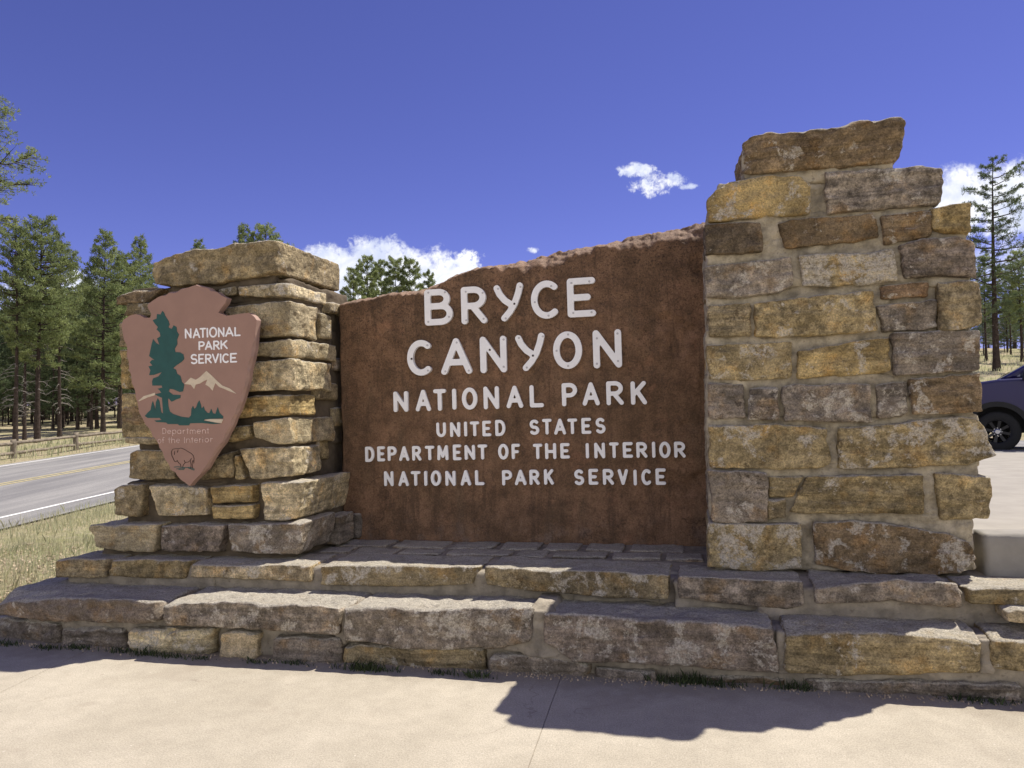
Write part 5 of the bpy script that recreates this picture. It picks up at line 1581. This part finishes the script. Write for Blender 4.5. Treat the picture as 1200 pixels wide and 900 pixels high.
for ys in (-0.02, -1.62):
    profile_solid([(0.88, 1.0), (0.995, 1.0), (0.985, 1.2), (0.86, 1.24)], ys, ys - 0.34, 'headlight', M_LAMP, bev=0.015)
profile_solid([(0.97, 0.85), (1.0, 0.85), (1.0, 1.2), (0.95, 1.24)], -0.42, -1.54, 'grille', M_BLACK, bev=0.01)
profile_solid([(-0.62, 1.42), (-0.42, 1.44), (-0.45, 1.66), (-0.62, 1.66)], 0.22, 0.05, 'mirror', M_BLACK, bev=0.03)
V = []; F = []
def ring_arch(cx, r0, r1, y0, y1, name):
    V = []; F = []; k = 18
    for i in range(k + 1):
        a = math.radians(185 - 190 * i / k)
        for (r, y) in ((r0, y0), (r1, y0), (r1, y1), (r0, y1)):
            V.append((cx + r * math.cos(a), y, 0.42 + r * math.sin(a)))
        if i:
            b = (i - 1) * 4
            for j in range(4): F.append((b + j, b + (j + 1) % 4, b + 4 + (j + 1) % 4, b + 4 + j))
    link_mesh(name, V, F, M_BLACK, car, False)
for cx in (0.0, WB):
    ring_arch(cx, 0.50, 0.60, 0.055, -0.1, 'fender_flare')
    profile_solid([(cx - 0.56, 0.38)] + archp(cx, 0.56)[0:] + [(cx + 0.56, 0.38)], -0.34, -1.62, 'wheel_well', M_BLACK, bev=0.004)


def lathe(prof, k=36):
    V = []; F = []
    m_ = len(prof)
    for i in range(k):
        a = 2 * PI * i / k
        for (r, y) in prof: V.append((r * math.cos(a), y, r * math.sin(a)))
    for i in range(k):
        j = (i + 1) % k
        for q in range(m_ - 1): F.append((i * m_ + q, j * m_ + q, j * m_ + q + 1, i * m_ + q + 1))
    return V, F


def wheel(cx, cy, sgn):
    w = bpy.data.objects.new('wheel', None); col.objects.link(w); w.parent = car; w.location = (cx, cy, 0.41)
    if sgn < 0: w.rotation_euler = (0, 0, PI)
    V, F = lathe([(0.235, 0.0), (0.255, 0.012), (0.33, 0.018), (0.385, 0.005), (0.41, -0.03), (0.41, -0.24), (0.38, -0.27), (0.25, -0.27)])
    link_mesh('tyre', V, F, M_TYRE, w)
    V, F = lathe([(0.236, 0.0), (0.225, -0.01), (0.215, -0.05), (0.21, -0.24)])
    V = list(V); F = list(F)
    for s in range(8):
        a = 2 * PI * s / 8 + 0.2
        for (aa, rr, yy) in ((-.20, .06, -.03), (.20, .06, -.03), (.13, .222, -.015), (-.13, .222, -.015)):
            w_ = aa if rr > 0.1 else aa * 2.0
            V.append((rr * math.cos(a + w_), yy, rr * math.sin(a + w_)))
        for (aa, rr, yy) in ((-.20, .06, -.06), (.20, .06, -.06), (.13, .222, -.05), (-.13, .222, -.05)):
            w_ = aa if rr > 0.1 else aa * 2.0
            V.append((rr * math.cos(a + w_), yy, rr * math.sin(a + w_)))
        b = len(V) - 8
        F += [(b, b + 1, b + 2, b + 3), (b + 7, b + 6, b + 5, b + 4)] + [(b + (i + 1) % 4, b + i, b + 4 + i, b + 4 + (i + 1) % 4) for i in range(4)]
    link_mesh('rim', V, F, M_RIM, w, False)
    V, F = lathe([(0.0, 0.012), (0.04, 0.012), (0.055, 0.0), (0.075, -0.025), (0.08, -0.06)], 20)
    V = list(V); F = list(F)
    for s in range(8):
        a = 2 * PI * s / 8
        b = len(V)
        for i in range(6):
            q = 2 * PI * i / 6
            V.append((0.075 * math.cos(a) + 0.011 * math.cos(q), 0.0, 0.075 * math.sin(a) + 0.011 * math.sin(q)))
        for i in range(6):
            q = 2 * PI * i / 6
            V.append((0.075 * math.cos(a) + 0.011 * math.cos(q), -0.04, 0.075 * math.sin(a) + 0.011 * math.sin(q)))
        F.append(tuple(range(b, b + 6))); F += [(b + (i + 1) % 6, b + i, b + 6 + i, b + 6 + (i + 1) % 6) for i in range(6)]
    link_mesh('hub', V, F, M_NUT, w, False)


for cx in (0.0, WB):
    wheel(cx, 0.0, 1); wheel(cx, -1.96, -1)
